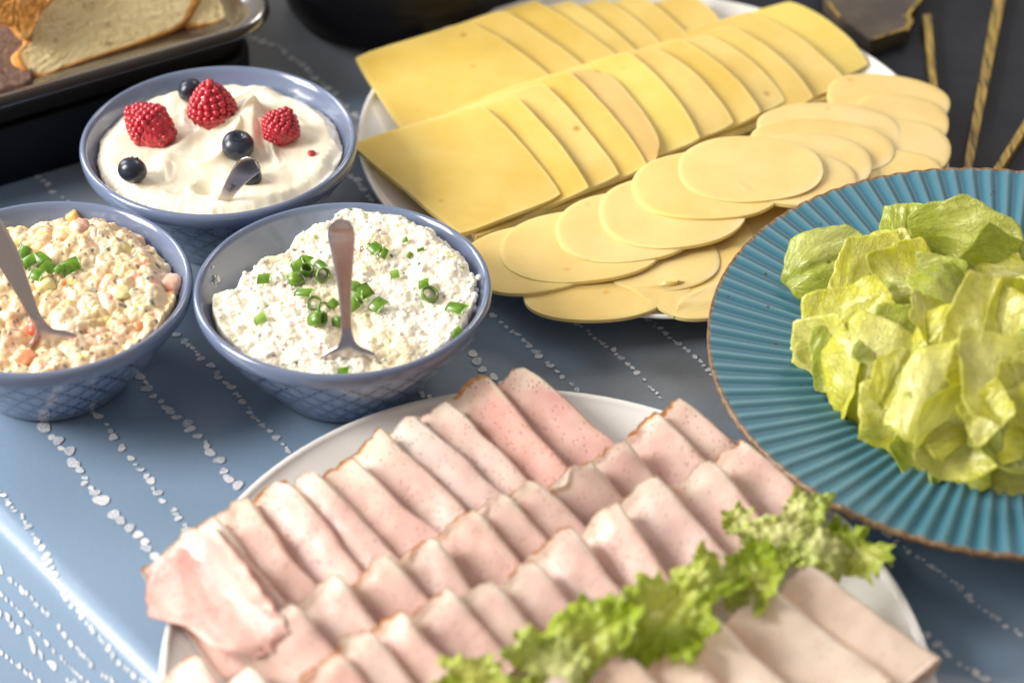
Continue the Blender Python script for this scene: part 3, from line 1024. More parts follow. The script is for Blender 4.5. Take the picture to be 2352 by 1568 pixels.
# (px, py, kind, size, extra)
ons = [
    (685, 612, 'c', 0.0070, 0.0050, 0.5, 'folded green onion piece at the left of the upper left clump'),
    (703, 603, 'c', 0.0070, 0.0046, -0.3, 'green onion strip on top of the upper left clump'),
    (704, 622, 'r', 0.0030, 0.0050, 0, 'green onion ring in the heart of the upper left clump'),
    (679, 641, 'r', 0.0034, 0.0062, 1, 'barrel of green onion lying at the bottom of the upper left clump'),
    (740, 631, 'r', 0.0034, 0.0050, 2, 'round green onion ring just left of the spoon handle'),
    (737, 612, 'c', 0.0062, 0.0036, -0.8, 'small curled onion piece above the ring beside the spoon handle'),
    (607, 644, 'c', 0.0068, 0.0046, 0.1, 'lone bent green onion strip on the left side of the cottage cheese'),
    (700, 678, 'c', 0.0100, 0.0038, -0.15, 'long dark onion strip above the ring chain left of the spoon'),
    (721, 697, 'r', 0.0036, 0.0020, 3, 'open onion ring, first of the pair left of the spoon'),
    (743, 705, 'r', 0.0032, 0.0020, 4, 'narrow open onion ring touching the spoon side of the pair'),
    (729, 733, 'r', 0.0034, 0.0068, 5, 'barrel of green onion lying below the pair of open rings'),
    (765, 703, 'c', 0.0055, 0.0042, 0.9, 'onion piece tucked behind the spoon shaft at the left'),
    (778, 738, 'r', 0.0026, 0.0044, 6, 'small onion ring at the foot of the spoon shaft'),
    (815, 665, 'c', 0.0068, 0.0050, 1.3, 'upper green onion piece of the clump right of the spoon'),
    (820, 690, 'c', 0.0075, 0.0060, 0.2, 'middle green onion piece of the clump right of the spoon'),
    (838, 672, 'c', 0.0080, 0.0056, -0.9, 'broad green onion piece at the right of the clump beside the spoon'),
    (812, 705, 'c', 0.0070, 0.0050, 0.7, 'lowest green onion piece of the clump right of the spoon'),
    (870, 705, 'c', 0.0068, 0.0072, -0.6, 'square green onion piece right of the clump beside the spoon'),
    (863, 576, 'c', 0.0068, 0.0056, -0.8, 'green onion piece at the upper right of the spoon handle'),
    (881, 584, 'c', 0.0056, 0.0036, 1.2, 'narrow onion piece leaning on the one at the upper right of the spoon handle'),
    (906, 634, 'c', 0.0050, 0.0040, 0.3, 'pale onion bit half sunk in the curds between spoon and right side'),
    (975, 656, 'c', 0.0058, 0.0042, 0.2, 'onion strip above the round ring on the right side of the curds'),
    (987, 675, 'r', 0.0040, 0.0036, 7, 'round open onion ring alone on the right side of the curds'),
    (941, 581, 'c', 0.0036, 0.0022, 1.0, 'tiny dark onion bit at the back right of the curds'),
    (966, 576, 'c', 0.0040, 0.0016, 0.4, 'tiny narrow onion bit near the back right rim'),
    (932, 553, 'c', 0.0030, 0.0022, 0.4, 'tiny onion bit on the highest curds at the back right'),
    (1050, 713, 'c', 0.0105, 0.0050, -0.35, 'dark green leafy piece by the right inner wall of the bowl'),
    (1050, 765, 'c', 0.0066, 0.0034, 0.7, 'dark onion piece at the lower right inner wall of the bowl'),
    (598, 737, 'c', 0.0068, 0.0044, 0.5, 'pale green leaf bit sunk in the lower left of the curds'),
    (608, 545, 'c', 0.0070, 0.0044, 0.15, 'green leaf bit on the back left edge of the curds'),
    (790, 855, 'c', 0.0060, 0.0030, 0.05, 'dark green bit at the front rim under the spoon'),
]
AX = [(0.2, -0.3, 1), (0.9, 0.25, 0.3), (0.3, -0.75, 0.6), (0.1, -0.5, 0.8), (0.6, -0.5, 0.6), (0.85, -0.35, 0.35), (0.9, -0.4, 0.5), (0.15, -0.55, 0.8)]
for (px, py, kd, a, b_, ex, lb) in ons:
    add = 0.0016 if kd == 'c' else 0.0022
    if 'sunk' in lb or 'tiny' in lb or 'back left' in lb: add = 0.0004
    c = at_on(px, py, zc, add)
    mm = 'chive_pale' if 'pale' in lb else 'chive'
    if kd == 'r': ring(c, AX[ex], a*1.0, b_*1.1, lb)
    else: curl(c, a*0.92, b_*1.22, ex, lb, m=mm, tilt=rnd.uniform(-0.3, 0.3))
GS = 'chopped spring onion on the vegetable spread'
for (px, py, a, b_, ex, lb) in [
    (57, 585, 0.0070, 0.0050, 1.2, 'onion piece right against the leaning spoon, topmost of the clump on the spread'),
    (70, 604, 0.0075, 0.0052, 0.6, 'onion piece under the topmost one beside the leaning spoon'),
    (98, 596, 0.0085, 0.0046, -0.7, 'long slanted onion piece in the middle of the clump on the spread'),
    (112, 618, 0.0085, 0.0044, -0.45, 'dark onion strip under the long slanted one on the spread'),
    (162, 609, 0.0095, 0.0062, 0.55, 'largest onion piece, alone at the right of the clump on the spread'),
    (87, 636, 0.0064, 0.0052, -0.3, 'lowest onion piece of the clump on the spread'),
    (137, 626, 0.0048, 0.0036, 0.9, 'small onion piece between the clump and the largest piece on the spread')]:
    curl(at_on(px, py, zl, 0.002), a, b_*1.3, ex, lb, GS, tilt=rnd.uniform(-0.3, 0.3))

# chunks of carrot and potato in the spread
def lump(c, r, seed, m, tintc, name, label, cat, grp=None, cube=0.5):
    V = IV3.copy()
    if cube: V = V/np.maximum(np.abs(V).max(1)[:, None]**cube, 1e-6)
    V = V*(1+0.18*noise(V[:, 0]*1.7+seed, V[:, 1]*1.7, V[:, 2]*1.7)[:, None])
    V = V@rotm((0.3, 0.5, 0.7), seed).T*np.array(r)+c
    T = np.tile(np.array(tintc), (len(V), 1))*(1+0.12*noise(V[:, 0]*600, V[:, 1]*600, V[:, 2]*600)[:, None])
    return tag(mesh(name, V, IF3, M[m], None, True, {'tint': np.clip(T, 0, 1)}), label, cat, grp)
lump(at_on(275, 665, zl, 0.0012), (0.0052, 0.0040, 0.0030), 1.0, 'salad', (0.82, 0.74, 0.36), 'potato_cube', 'pale yellow potato cube right of middle in the vegetable spread', 'potato')
lump(at_on(105, 655, zl, 0.0012), (0.0048, 0.0040, 0.0030), 2.0, 'salad', (0.82, 0.76, 0.36), 'potato_cube', 'pale yellow potato cube just below the chopped onion on the spread', 'potato')
lump(at_on(62, 826, zl, 0.001), (0.0052, 0.0046, 0.0034), 3.0, 'salad', (0.74, 0.30, 0.14), 'carrot_piece', 'orange carrot piece at the front of the spread, left of the spoon', 'carrot')
lump(at_on(80, 770, zl, 0.000), (0.0028, 0.0050, 0.0030), 4.0, 'salad', (0.80, 0.12, 0.06), 'pepper_piece', 'red pepper piece behind the spoon neck in the spread', 'pepper')
lump(at_on(318, 735, zl, 0.000), (0.0032, 0.0026, 0.0022), 5.0, 'salad', (0.78, 0.32, 0.14), 'carrot_piece', 'small orange carrot piece at the right of the spread', 'carrot')
lump(at_on(390, 655, zl, -0.001), (0.0060, 0.0060, 0.0045), 6.0, 'salad', (0.80, 0.50, 0.38), 'ham_chunk', 'pinkish lump against the right wall of the spread bowl', 'ham')
lump(at_on(183, 525, zl, 0.001), (0.0046, 0.0042, 0.0042), 7.0, 'salad', (0.78, 0.48, 0.38), 'ham_chunk', 'pink chunk at the back of the vegetable spread', 'ham')
lump(at_on(168, 500, zl, 0.002), (0.0034, 0.0036, 0.0034), 8.0, 'salad', (0.84, 0.50, 0.16), 'carrot_piece', 'pale orange carrot piece on the highest lump at the back of the spread', 'carrot')

# curds clinging to the wall
rr = random.Random(5)
V = []
Fc = []
def crumb(p, r):
    global V, Fc
    o = len(V)
    s = rr.random()*50
    K = IV2*(1+0.28*noise(IV2[:, 0]*1.8+s, IV2[:, 1]*1.8, IV2[:, 2]*1.8)[:, None])*r
    V += (K+p).tolist()
    Fc += [[o+i for i in f] for f in IF2]
for (px, py, z, k, sp, r) in ((1078, 660, 0.052, 46, 0.0026, 0.0013), (1083, 690, 0.050, 34, 0.0030, 0.0013), (488, 640, 0.049, 20, 0.0026, 0.0010), (484, 655, 0.047, 14, 0.0020, 0.0010)):
    c = at(px, py, z)
    for _ in range(k):
        crumb(c+np.array([rr.gauss(0, sp*0.7), rr.gauss(0, sp*1.1), rr.gauss(0, sp*0.8)]), r*(0.5+rr.random()*0.8))
for _ in range(450):
    a = rr.random()*6.283
    q = 0.0615*math.sqrt(rr.random())
    x, y = BC[0]+q*math.cos(a), BC[1]+q*math.sin(a)
    crumb(np.array([x, y, zc(x, y)+0.0003]), 0.0003+0.0010*rr.random()**2)
o = mesh('cheese_crumbs', V, Fc, M['curd'], None, True, {'tint': np.tile([0.87, 0.83, 0.75], (len(V), 1))})
tag(o, 'small loose white curds scattered over the cottage cheese and its bowl wall', 'curds', kind='stuff')

# ------------------------------------------------------------ white platters
def platter(cx, cy, a, b, ang, h, label, foot=0.72):
    p = empty('platter', (cx, cy, 0), label, 'platter')
    prof = [(0, 0.002), (foot*0.92, 0.002), (foot, 0.0005), (foot+0.01, 0.003), (0.86, 0.45*h), (0.97, 0.90*h), (0.995, h-0.0008), (1.0, h), (0.997, h+0.0012), (0.985, h+0.0010), (0.96, h-0.0018), (0.84, 0.36*h+0.0035), (foot+0.02, 0.0065), (foot-0.02, 0.0055), (0, 0.005)]
    pr = smooth_path(prof, 60)
    seg = 120
    th = np.linspace(0, 2*np.pi, seg, endpoint=False)[:, None]
    x = a*pr[None, :, 0]*np.cos(th)
    y = b*pr[None, :, 0]*np.sin(th)
    ca, sa = math.cos(ang), math.sin(ang)
    P = np.stack([cx+x*ca-y*sa, cy+x*sa+y*ca, np.broadcast_to(pr[None, :, 1], x.shape)], -1)
    mesh('platter_body', P.reshape(-1, 3), gridf(seg, 60, 0, cu=True), M['china'], p)
    return p
platter(0.0754, 0.1551, 0.1645, 0.155, math.radians(-47), 0.018, 'round white platter carrying all the sliced cheese')
platter(0.0148, -0.2572, 0.1935, 0.1635, math.radians(-78.6), 0.020, 'large white oval platter carrying the folded ham slices')

# ------------------------------------------------------------ sliced cheese
def cheese(tl, tr_, br, bl, zz, m, label, grp, seed, th=0.0022, sag=0.0, bow=0.0, rnds=0.06, name='cheese_slice', hole=()):
    """corners in picture order with heights zz"""
    c = [at(*p, z) for p, z in zip((tl, tr_, br, bl), zz)]
    nu, nv = 26, 26
    u = np.linspace(0, 1, nu)[:, None]
    v = np.linspace(0, 1, nv)[None, :]
    # round the corners a little through a squircle warp
    uu = 2*u-1+0*v
    vv = 2*v-1+0*u
    k = rnds
    U = uu*np.sqrt(np.maximum(1-k*vv**6, 0))
    Vv = vv*np.sqrt(np.maximum(1-k*uu**6, 0))
    U = (U+1)/2
    Vv = (Vv+1)/2
    P = (c[0]*((1-U)*(1-Vv))[..., None]+c[1]*(U*(1-Vv))[..., None]+c[2]*(U*Vv)[..., None]+c[3]*((1-U)*Vv)[..., None])
    ux = nrm(c[1]-c[0]+c[2]-c[3])
    vx = nrm(c[3]-c[0]+c[2]-c[1])
    P = P+ux*(bow*np.sin(np.pi*Vv)*U)[..., None]
    P[..., 2] += sag*np.sin(np.pi*Vv)+0.0006*noise(U*2.2+seed, Vv*2.2, seed*1.7)+0.0010*noise(U*0.9+seed, Vv*0.9, 3.3)
    P[..., 0] += 0.0005*noise(U*5+seed, Vv*5, 8)
    P = P[:, ::-1]                       # normal up
    V, Fc = sheet(P, th)
    e = np.minimum(np.minimum(U, 1-U), np.minimum(Vv, 1-Vv))[:, ::-1]
    rind = np.where(e < 0.035, 1.0, 0.0)
    o = mesh(name, V, Fc, M[m], None, True, {'rind': two(rind)})
    bv = o.modifiers.new('edge', 'EDGE_SPLIT')
    bv.split_angle = math.radians(50)
    return tag(o, label, 'cheese slice', grp)

def lerp2(a, b, f): return (a[0]+(b[0]-a[0])*f, a[1]+(b[1]-a[1])*f)
# back row: right edges (top point, bottom point)
A = [((1077, 47), (1234, 160)), ((1154, 22), (1322, 146)), ((1230, 0), (1384, 113)), ((1311, -2), (1442, 109)), ((1387, -8), (1497, 87)), ((1467, -14), (1562, 76)), ((1580, -16), (1645, 52))]
GA = 'square cheese slices in the back row'
for i, (t0, b0) in enumerate(A):
    ex = 0.55
    t1 = t0
    b1 = (b0[0]+(b0[0]-t0[0])*ex, b0[1]+(b0[1]-t0[1])*ex)
    if i == 0:
        tl, bl = (810, 133), (985, 392)
    else:
        tl = (t0[0]-262, t0[1]+86)
        bl = (b1[0]-240, b1[1]+110)
    z1 = 0.0255-0.0001*i
    lb = ('large pale cheese slice fully in view, %s of the back row, at the far left' if i == 0 else 'square cheese slice, %s from the left in the back row') % ORD[i]
    cheese(tl, t1, b1, bl, (z1-(0.002 if i == 0 else 0.009), z1+0.003, z1-0.004, z1-0.011), 'gouda', lb, GA, 3+i*1.7, bow=0.003)
B = [((1103, 237), (1293, 448)), ((1180, 215), (1358, 434)), ((1245, 186), (1427, 401)), ((1303, 157), (1493, 379)), ((1372, 140), (1541, 362)), ((1440, 116), (1613, 318)),
     ((1500, 103), (1693, 284)), ((1560, 84), (1755, 262)), ((1624, 76), (1812, 234)), ((1672, 54), (1878, 226)), ((1722, 22), (1953, 190)), ((1815, 0), (2002, 147))]
GB = 'square cheese slices in the middle row'
for i, (t0, b0) in enumerate(B):
    if i == 0:
        tl, bl = (800, 330), (1056, 541)
    else:
        tl = (t0[0]-262, t0[1]+88)
        bl = (b0[0]-226, b0[1]+92)
    z1 = 0.0335-0.0004*i
    zz = (z1-0.011, z1+0.001, z1-0.0105, z1-(0.0112 if i == 0 else 0.0165))
    m = ['gouda', 'gouda', 'gouda', 'gouda', 'tan', 'butter', 'gouda', 'gouda', 'gouda', 'gouda', 'gouda', 'butter'][i]
    rn = 0.30 if i == 4 else (0.06 if i < 6 else 0.09)
    lb = {0: 'largest visible square cheese slice, leftmost of the middle row beside the cream bowl', 4: 'darker cheese slice with a rounded corner, fifth from the left in the middle row',
          5: 'bright yellow cheese slice just right of the darker rounded one in the middle row', 11: 'pale yellow cheese slice at the far right end of the middle row'}.get(i, 'square cheese slice, %s from the left in the middle row' % ORD[i])
    cheese(tl, t0, b0, bl, zz, m, lb, GB, 21+i*1.3, bow=0.0028 if i > 3 else 0.0018, sag=0.003 if i > 4 else 0.001, rnds=rn, th=0.0026)

# the layer under the middle row, its edges showing along the front
for i, k in enumerate((0, 2, 4, 6, 8, 10)):
    t0, b0 = B[k]
    b1 = (b0[0]+6, b0[1]+15)
    cheese((t0[0]-150, t0[1]+60), (t0[0]+10, t0[1]+20), b1, (b0[0]-200, b0[1]+96), (0.016, 0.020, 0.0155, 0.0150 if i else 0.0205), 'gouda', 'lower cheese slice showing only its edge, %s from the left under the middle row' % ORD[i], 'cheese slices under the middle row', 90+i, bow=0.002, rnds=0.05, th=0.0045)

def oval(cx, cy, rx, ry, z, label, grp, seed, tilt=(0, 0), th=0.0020, rot=0.0, droop=0.0, m='ovalch', pw=2.0, fold=None):
    c = at(cx, cy, z)
    sc = F/np.dot(c-CAM, FW)
    a = rx/sc
    b = ry/sc/0.60
    nr, nt = 12, 72
    r = np.concatenate([np.linspace(0.02, 0.93, nr-2), [0.975, 1.0]])[:, None]
    t_ = np.linspace(0, 2*np.pi, nt, endpoint=False)[None, :]
    ct, st_ = np.cos(t_), np.sin(t_)
    k = (np.abs(ct)**pw+np.abs(st_)**pw)**(-1/pw)*(1+0.02*np.sin(2*t_+seed)+0.012*np.sin(3*t_+seed*2))
    x = a*r*ct*k
    y = b*r*st_*k
    cr, sr = math.cos(rot), math.sin(rot)
    X, Y = x*cr-y*sr, x*sr+y*cr
    Z = tilt[0]*X+tilt[1]*Y+0.0009*noise(X*30+seed, Y*30, seed)-np.where(r > 0.95, (r-0.95)*0.010, 0)
    if droop: Z = Z-droop*np.maximum(0, -Y/b-0.1)**1.6
    top = np.stack([c[0]+X, c[1]+Y, z+Z], -1)
    bot = top.copy()
    bot[..., 2] -= th
    V = np.concatenate([top.reshape(-1, 3), bot.reshape(-1, 3)])
    n = nr*nt
    Fc = gridf(nr, nt, 0, cv=True).tolist()+gridf(nr, nt, n, cv=True)[:, ::-1].tolist()
    Fc.append(list(range(nt))[::-1])
    Fc.append([n+i for i in range(nt)])
    o0 = (nr-1)*nt
    for j in range(nt):
        j2 = (j+1) % nt
        Fc.append([o0+j, n+o0+j, n+o0+j2, o0+j2])
    rd = np.broadcast_to(np.where(r > 0.96, 1.0, 0.0), X.shape).reshape(-1)
    o = mesh('oval_cheese_slice', V, Fc, M[m], None, True, {'rind': np.concatenate([rd, rd])})
    bv = o.modifiers.new('edge', 'EDGE_SPLIT')
    bv.split_angle = math.radians(55)
    return tag(o, label, 'cheese slice', grp)

GO = 'oval cheese slices along the front of the cheese platter'
ovs = [
    # cx, cy, rx, ry, z, tilt
    (2040, 226, 140, 62, 0.0235, 'back oval cheese slice of the right-hand fan, next to the white rim'),
    (2070, 272, 108, 64, 0.0250, 'second oval cheese slice from the back in the right-hand fan'),
    (2082, 336, 102, 68, 0.0265, 'third oval cheese slice in the right-hand fan, its round end out to the right'),
    (2068, 392, 96, 54, 0.0278, 'front oval cheese slice of the right-hand fan, half under the blue plate'),
    (1925, 430, 110, 55, 0.0262, 'oval cheese slice peeking out just above the blue plate rim'),
    (1830, 480, 105, 62, 0.0231, 'oval cheese slice running under the blue plate rim, left of the peeking one'),
    (1760, 560, 120, 66, 0.0217, 'oval cheese slice tucked under the left rim of the blue plate'),
    (1640, 620, 105, 70, 0.0236, 'oval cheese slice below the fan, right of the folded one'),
    (1370, 668, 165, 62, 0.0222, 'oval cheese slice reaching out over the front rim of the platter'),
    (1620, 690, 100, 38, 0.0223, 'flat oval cheese slice at the front rim near the blue plate'),
    (1232, 588, 172, 78, 0.0240, 'leftmost oval cheese slice, beside the cottage cheese bowl'),
    (1700, 500, 150, 70, 0.0235, 'oval cheese slice under the top of the front fan, to the right'),
    (1600, 545, 130, 66, 0.0237, 'oval cheese slice in the middle layer, right of the front fan'),
    (1522, 600, 135, 64, 0.0246, 'oval cheese slice lying in front of the front fan'),
    (1335, 562, 184, 84, 0.0262, 'fifth oval cheese slice of the front fan, lowest and farthest left'),
    (1822, 404, 144, 66, 0.0345, 'innermost oval cheese slice of the inner fan beside the top slice'),
    (1856, 370, 150, 68, 0.0325, 'third oval cheese slice of the inner fan behind the top slice'),
    (1885, 334, 164, 68, 0.0305, 'second oval cheese slice of the inner fan behind the top slice'),
    (1906, 296, 164, 66, 0.0285, 'back oval cheese slice of the inner fan, beside the middle row of squares'),
    (1440, 518, 168, 80, 0.0285, 'fourth oval cheese slice from the top of the front fan'),
    (1546, 480, 170, 86, 0.0310, 'third oval cheese slice from the top of the front fan'),
    (1628, 420, 172, 84, 0.0335, 'second oval cheese slice from the top of the front fan'),
    (1722, 384, 168, 77, 0.0360, 'topmost oval cheese slice, lying over the front fan'),
]
for i, (cx, cy, rx, ry, z, lb) in enumerate(ovs):
    dr = 0.0
    oval(cx, cy, rx, ry, z, lb, GO, i*1.9, tilt=(0.03 if cx < 1750 else -0.03, 0.02), droop=dr, pw=2.25, rot=0.05*math.sin(i*2.1)+(-0.25 if i < 4 else (0.14 if cx < 1700 else 0.0)))
# folded corner slice
cheese((1440, 655), (1545, 655), (1600, 640), (1548, 728), (0.0245, 0.0250, 0.0240, 0.0215), 'ovalch', 'cheese slice with its pointed corner sticking out over the front rim', GO, 60, th=0.0018)
cheese((1560, 690), (1660, 640), (1720, 700), (1550, 727), (0.0235, 0.0238, 0.0230, 0.0215), 'ovalch', 'thin cheese slice curling over the front rim beside the blue plate', GO, 61, th=0.0018)

# ------------------------------------------------------------ folded ham
def ham(a, b, za, zb, w, label, grp, seed, m='ham', ext=0.016, amp=1.0, fatk=1.0, H=0.012, crust=1.0, cat='ham slice', back=0.0, r=0.0040, dome=False):
    A0 = at(a[0], a[1], za)
    B0 = at(b[0], b[1], zb)
    hr = random.Random(int(seed*10))
    H = H*hr.uniform(0.88, 1.12)
    amp = amp*hr.uniform(0.7, 1.7)
    a = (a[0]+hr.uniform(-5, 5), a[1]+hr.uniform(-6, 5))
    b = (b[0]+hr.uniform(-6, 6), b[1]+hr.uniform(-5, 5))
    za = za+hr.uniform(-0.0015, 0.002)
    crust = crust*hr.choice([0.35, 0.8, 1.1, 1.5])
    sdir = nrm(B0-A0)
    Ls = np.linalg.norm(B0-A0)
    left = np.cross(np.array([0, 0, 1.0]), sdir)
    left[2] = 0
    left = nrm(left)
    if left[0] > 0: left = -left
    upn = np.cross(sdir, left)
    if upn[2] < 0: upn = -upn
    # cross section
    sec = []
    lab = []
    for q in np.linspace(0.9, 0.12, 9):
        sec.append((w*q, -2*r-(H-0.002)*sst(0, 1, q)*0.9-0.001))
        lab.append(-1)
    for an in np.linspace(-85, 85, 9):
        ra = math.radians(an)
        sec.append((r-r*math.cos(ra), -r+r*math.sin(ra)))
        lab.append(0)
    for q in np.linspace(0.04, 1.0, 15)[0:]:
        uu = r+(w-r)*q
        sec.append((uu, (-H*q**1.7 if dome else -H*sst(-0.15, 0.95, q)+H*0.05)-0.0004))
        lab.append(1)
    sec = np.array(sec)
    lab = np.array(lab)
    nt = len(sec)
    ns = 46
    s0 = -0.004
    s1 = Ls+ext
    sp = np.linspace(0, 1, ns)
    U = np.broadcast_to(sec[None, :, 0], (ns, nt)).copy()
    Z = np.broadcast_to(sec[None, :, 1], (ns, nt)).copy()
    q = U/w
    # outline: round slice folded, so the ends retreat away from the fold; uneven rind
    arc = np.arange(nt)/nt
    st = s0+0.0022*np.exp(-(q/0.12)**2)+0.004*np.maximum(q-0.35, 0)+back*q*0.5+0.0022*amp*noise(arc*9+seed, seed)[None, :]+0.0016*noise(arc*24+seed, seed)[None, :]-0.003*(lab == -1)[None, :]
    en = s1-0.010*q**2+0*st
    Sg = st+(en-st)*sp[:, None]
    sn = Sg/0.07
    # sway of the fold
    U = U+0.0022*amp*noise(sn*1.5+seed, seed+2)+0.0010*noise(sn*4+seed, seed+5)
    Z = Z-0.0012*(1-sst(0, 0.14, sp))[:, None]*np.exp(-(q/0.3)**2)+0.0013*amp*noise(sn*2+seed, q*1.5, seed+3)+0.0005*noise(sn*7+seed, q*5, seed+9)
    # the cut end curls up a little, the double layer opens
    endk = 1-sst(0.0, 0.16, sp)[:, None]
    Z = Z+endk*0.0018*noise(q*3+seed, seed+1)-0.0022*endk*(lab == -1)[None, :]
    Z = Z+0.0016*(1-sst(0, 0.10, sp))[:, None]*sst(0.1, 0.6, q)
    P = A0+sdir*Sg[..., None]+left*U[..., None]+upn*Z[..., None]
    V, Fc = sheet(P[::-1], 0.0011)
    # normal check
    crustk = (1-sst(0.0, 0.055, sp))[:, None]*(0.85+0.9*noise(arc*7+seed, 3.3)[None, :])*crust
    crustk = crustk*np.where(noise(arc*5+seed*2, 1.7) > -0.25, 1, 0.3)[None, :]
    fatg = (1-sst(0.02, 0.42, sp))[:, None]*(0.65+0.35*noise(q*3+seed, 2.2))*fatk+0.3*(np.abs(lab) < 0.5)[None, :]
    at_ = {'crust': two(crustk[::-1]), 'fat': two(fatg[::-1])}
    o = mesh('ham_slice', V, Fc, M[m], None, True, at_)
    return tag(o, label, cat, grp)

H1 = [((473, 1210), (660, 1441)), ((505, 1188), (682, 1406)), ((582, 1141), (734, 1342)), ((670, 1098), (828, 1291)), ((743, 1078), (921, 1264)), ((823, 1045), (1010, 1224)), ((893, 990), (1074, 1170)), ((973, 950), (1158, 1131)), ((1052, 914), (1219, 1091)), ((1128, 860), (1293, 1057)), ((1222, 840), (1402, 998))]
G1 = 'folded ham slices in the back row'
for i, (a, b) in enumerate(H1):
    last = i == len(H1)-1
    lb = {0: 'ham slice directly behind the big pink front one, first of the back row', 10: 'darkest pink ham slice, at the right end of the back row', 9: 'ham slice with a pale fatty tip just left of the darkest pink one'}.get(i, 'folded ham slice, %s from the left in the back row' % ORD[i])
    ham(a, b, 0.0400, 0.0300, 0.032 if not last else 0.034, lb, G1, 5+i*2.3, 'ham_dark' if i >= 9 else 'ham', H=0.0135, crust=0.9 if i != 10 else 0.2, amp=1.1 if not last else 0.6)
H2 = [((695, 1387), (790, 1505)), ((794, 1318), (887, 1436)), ((914, 1273), (1003, 1382)), ((1013, 1234), (1091, 1342)), ((1106, 1170), (1185, 1272)), ((1180, 1131), (1258, 1224)), ((1239, 1100), (1338, 1194)), ((1362, 1060), (1420, 1125)), ((1456, 1013), (1515, 1095)), ((1532, 946), (1636, 1070)), ((1582, 914), (1705, 1020))]
G2 = 'folded ham slices in the second row'
for i, (a, b) in enumerate(H2):
    lb = {9: 'ham slice with a crisp orange rind, next to last in the second row', 10: 'ham slice at the right end of the second row, nearest the blue plate'}.get(i, 'folded ham slice, %s from the left in the second row' % ORD[i])
    ham(a, b, 0.0420, 0.0330, 0.030, lb, G2, 55+i*3.1, 'ham', H=0.0135, ext=0.014, back=0.003, crust=1.1)
H3 = [((700, 1562), (780, 1650)), ((795, 1495), (880, 1600)), ((862, 1450), (960, 1580)), ((940, 1400), (1050, 1540)), ((1050, 1350), (1150, 1470)), ((1140, 1333), (1234, 1440)), ((1239, 1290), (1338, 1396)), ((1330, 1212), (1446, 1362)), ((1430, 1158), (1549, 1318)), ((1527, 1093), (1653, 1239)), ((1655, 1058), (1766, 1201)), ((1728, 1006), (1850, 1125))]
G3 = 'folded ham slices in the third row'
for i, (a, b) in enumerate(H3):
    lb = {11: 'ham slice at the right end of the third row, its tip touching the blue plate', 10: 'ham slice with a small rolled flap, next to last in the third row', 6: 'ham slice with curled brown rind in the middle of the third row'}.get(i, 'folded ham slice, %s from the left in the third row' % ORD[i])
    ham(a, b, 0.0450, 0.0360, 0.031, lb, G3, 105+i*2.7, 'ham', H=0.0138, ext=0.014, back=0.002, crust=1.0)
# front left, mostly out of frame
H4 = [((470, 1500), (560, 1620)), ((600, 1530), (690, 1650))]
G4 = 'ham slices at the front left of the platter'
for i, (a, b) in enumerate(H4):
    ham(a, b, 0.0330, 0.0300, 0.030, ['yellowish rind-edged ham slice under the big pink one, at the left rim of the platter', 'ham slice cut by the bottom edge, right of the yellowish one at the left rim'][i], G4, 150+i*5.1, 'ham', H=0.014, crust=1.6)
TK = [((1225, 1560), (1330, 1690)), ((1330, 1545), (1440, 1680)), ((1470, 1500), (1600, 1650)), ((1560, 1440), (1700, 1600)), ((1640, 1390), (1850, 1590)), ((1790, 1335), (2042, 1540)), ((1885, 1292), (2150, 1488))]
G5 = 'pale poultry slices in the front right row'
for i, (a, b) in enumerate(TK):
    lb = {6: 'pale poultry slice at the far right end of the front row, by the platter rim', 5: 'broadest pale poultry slice, second from the right in the front row', 4: 'pale poultry slice third from the right in the front row, beside the garnish'}.get(i, 'pale poultry slice, %s from left, front row' % ORD[i])
    ham(a, b, 0.0450, 0.0330 if i > 4 else 0.0360, 0.040 if i >= 5 else 0.034, lb, G5, 205+i*3.7, 'turkey', H=0.023, ext=0.004 if i > 4 else 0.02, crust=0.0, amp=0.5, fatk=0.3, cat='poultry slice', r=0.0065, dome=True)

def patch(ctrl, nu, nv):
    """ctrl[m][n] = (px,py,z); smooth surface through the points"""
    C = np.array([[at(*p) for p in row] for row in ctrl])
    R1 = np.array([smooth_path(C[i], nv) for i in range(C.shape[0])])
    out = np.array([smooth_path(R1[:, j], nu) for j in range(nv)])
    return out.transpose(1, 0, 2)
# the big pink slice turned over the left end of the rows
ct = [[(352, 1292, 0.030), (400, 1246, 0.034), (440, 1216, 0.038), (482, 1200, 0.043)],
      [(334, 1345, 0.029), (402, 1306, 0.033), (468, 1275, 0.036), (528, 1258, 0.047)],
      [(345, 1412, 0.026), (425, 1375, 0.031), (498, 1342, 0.035), (580, 1330, 0.046)],
      [(425, 1440, 0.028), (478, 1425, 0.031), (545, 1400, 0.034), (628, 1398, 0.042)],
      [(498, 1492, 0.028), (530, 1482, 0.031), (590, 1465, 0.033), (660, 1448, 0.037)],
      [(560, 1514, 0.026), (580, 1510, 0.028), (622, 1495, 0.030), (655, 1475, 0.031)]]
P = patch(ct, 60, 44)
uu = np.linspace(0, 1, 60)[:, None]
vv = np.linspace(0, 1, 44)[None, :]
P[..., 2] += 0.0010*noise(uu*3, vv*3, 4)+0.0008*noise(uu*1.5+vv*3, vv*1.0, 9)
P[..., 2] += 0.0003*noise(uu*14, vv*9, 5)
P[..., 0] += 0.0022*noise(uu*11, vv*2, 2)*sst(0.36, 0.5, np.abs(vv-0.5))
P[..., 1] += 0.0022*noise(uu*3, vv*11, 7)*sst(0.36, 0.5, np.abs(uu-0.5))
V, Fc = sheet(P[:, ::-1] if np.cross(P[1, 0]-P[0, 0], P[0, 1]-P[0, 0])[2] < 0 else P, 0.0013)
fat = 0.5*(1-sst(0.0, 0.2, uu))*np.ones_like(vv)+0.5*sst(0.8, 1.0, vv)*np.ones_like(uu)
fl = np.cross(P[1, 0]-P[0, 0], P[0, 1]-P[0, 0])[2] < 0
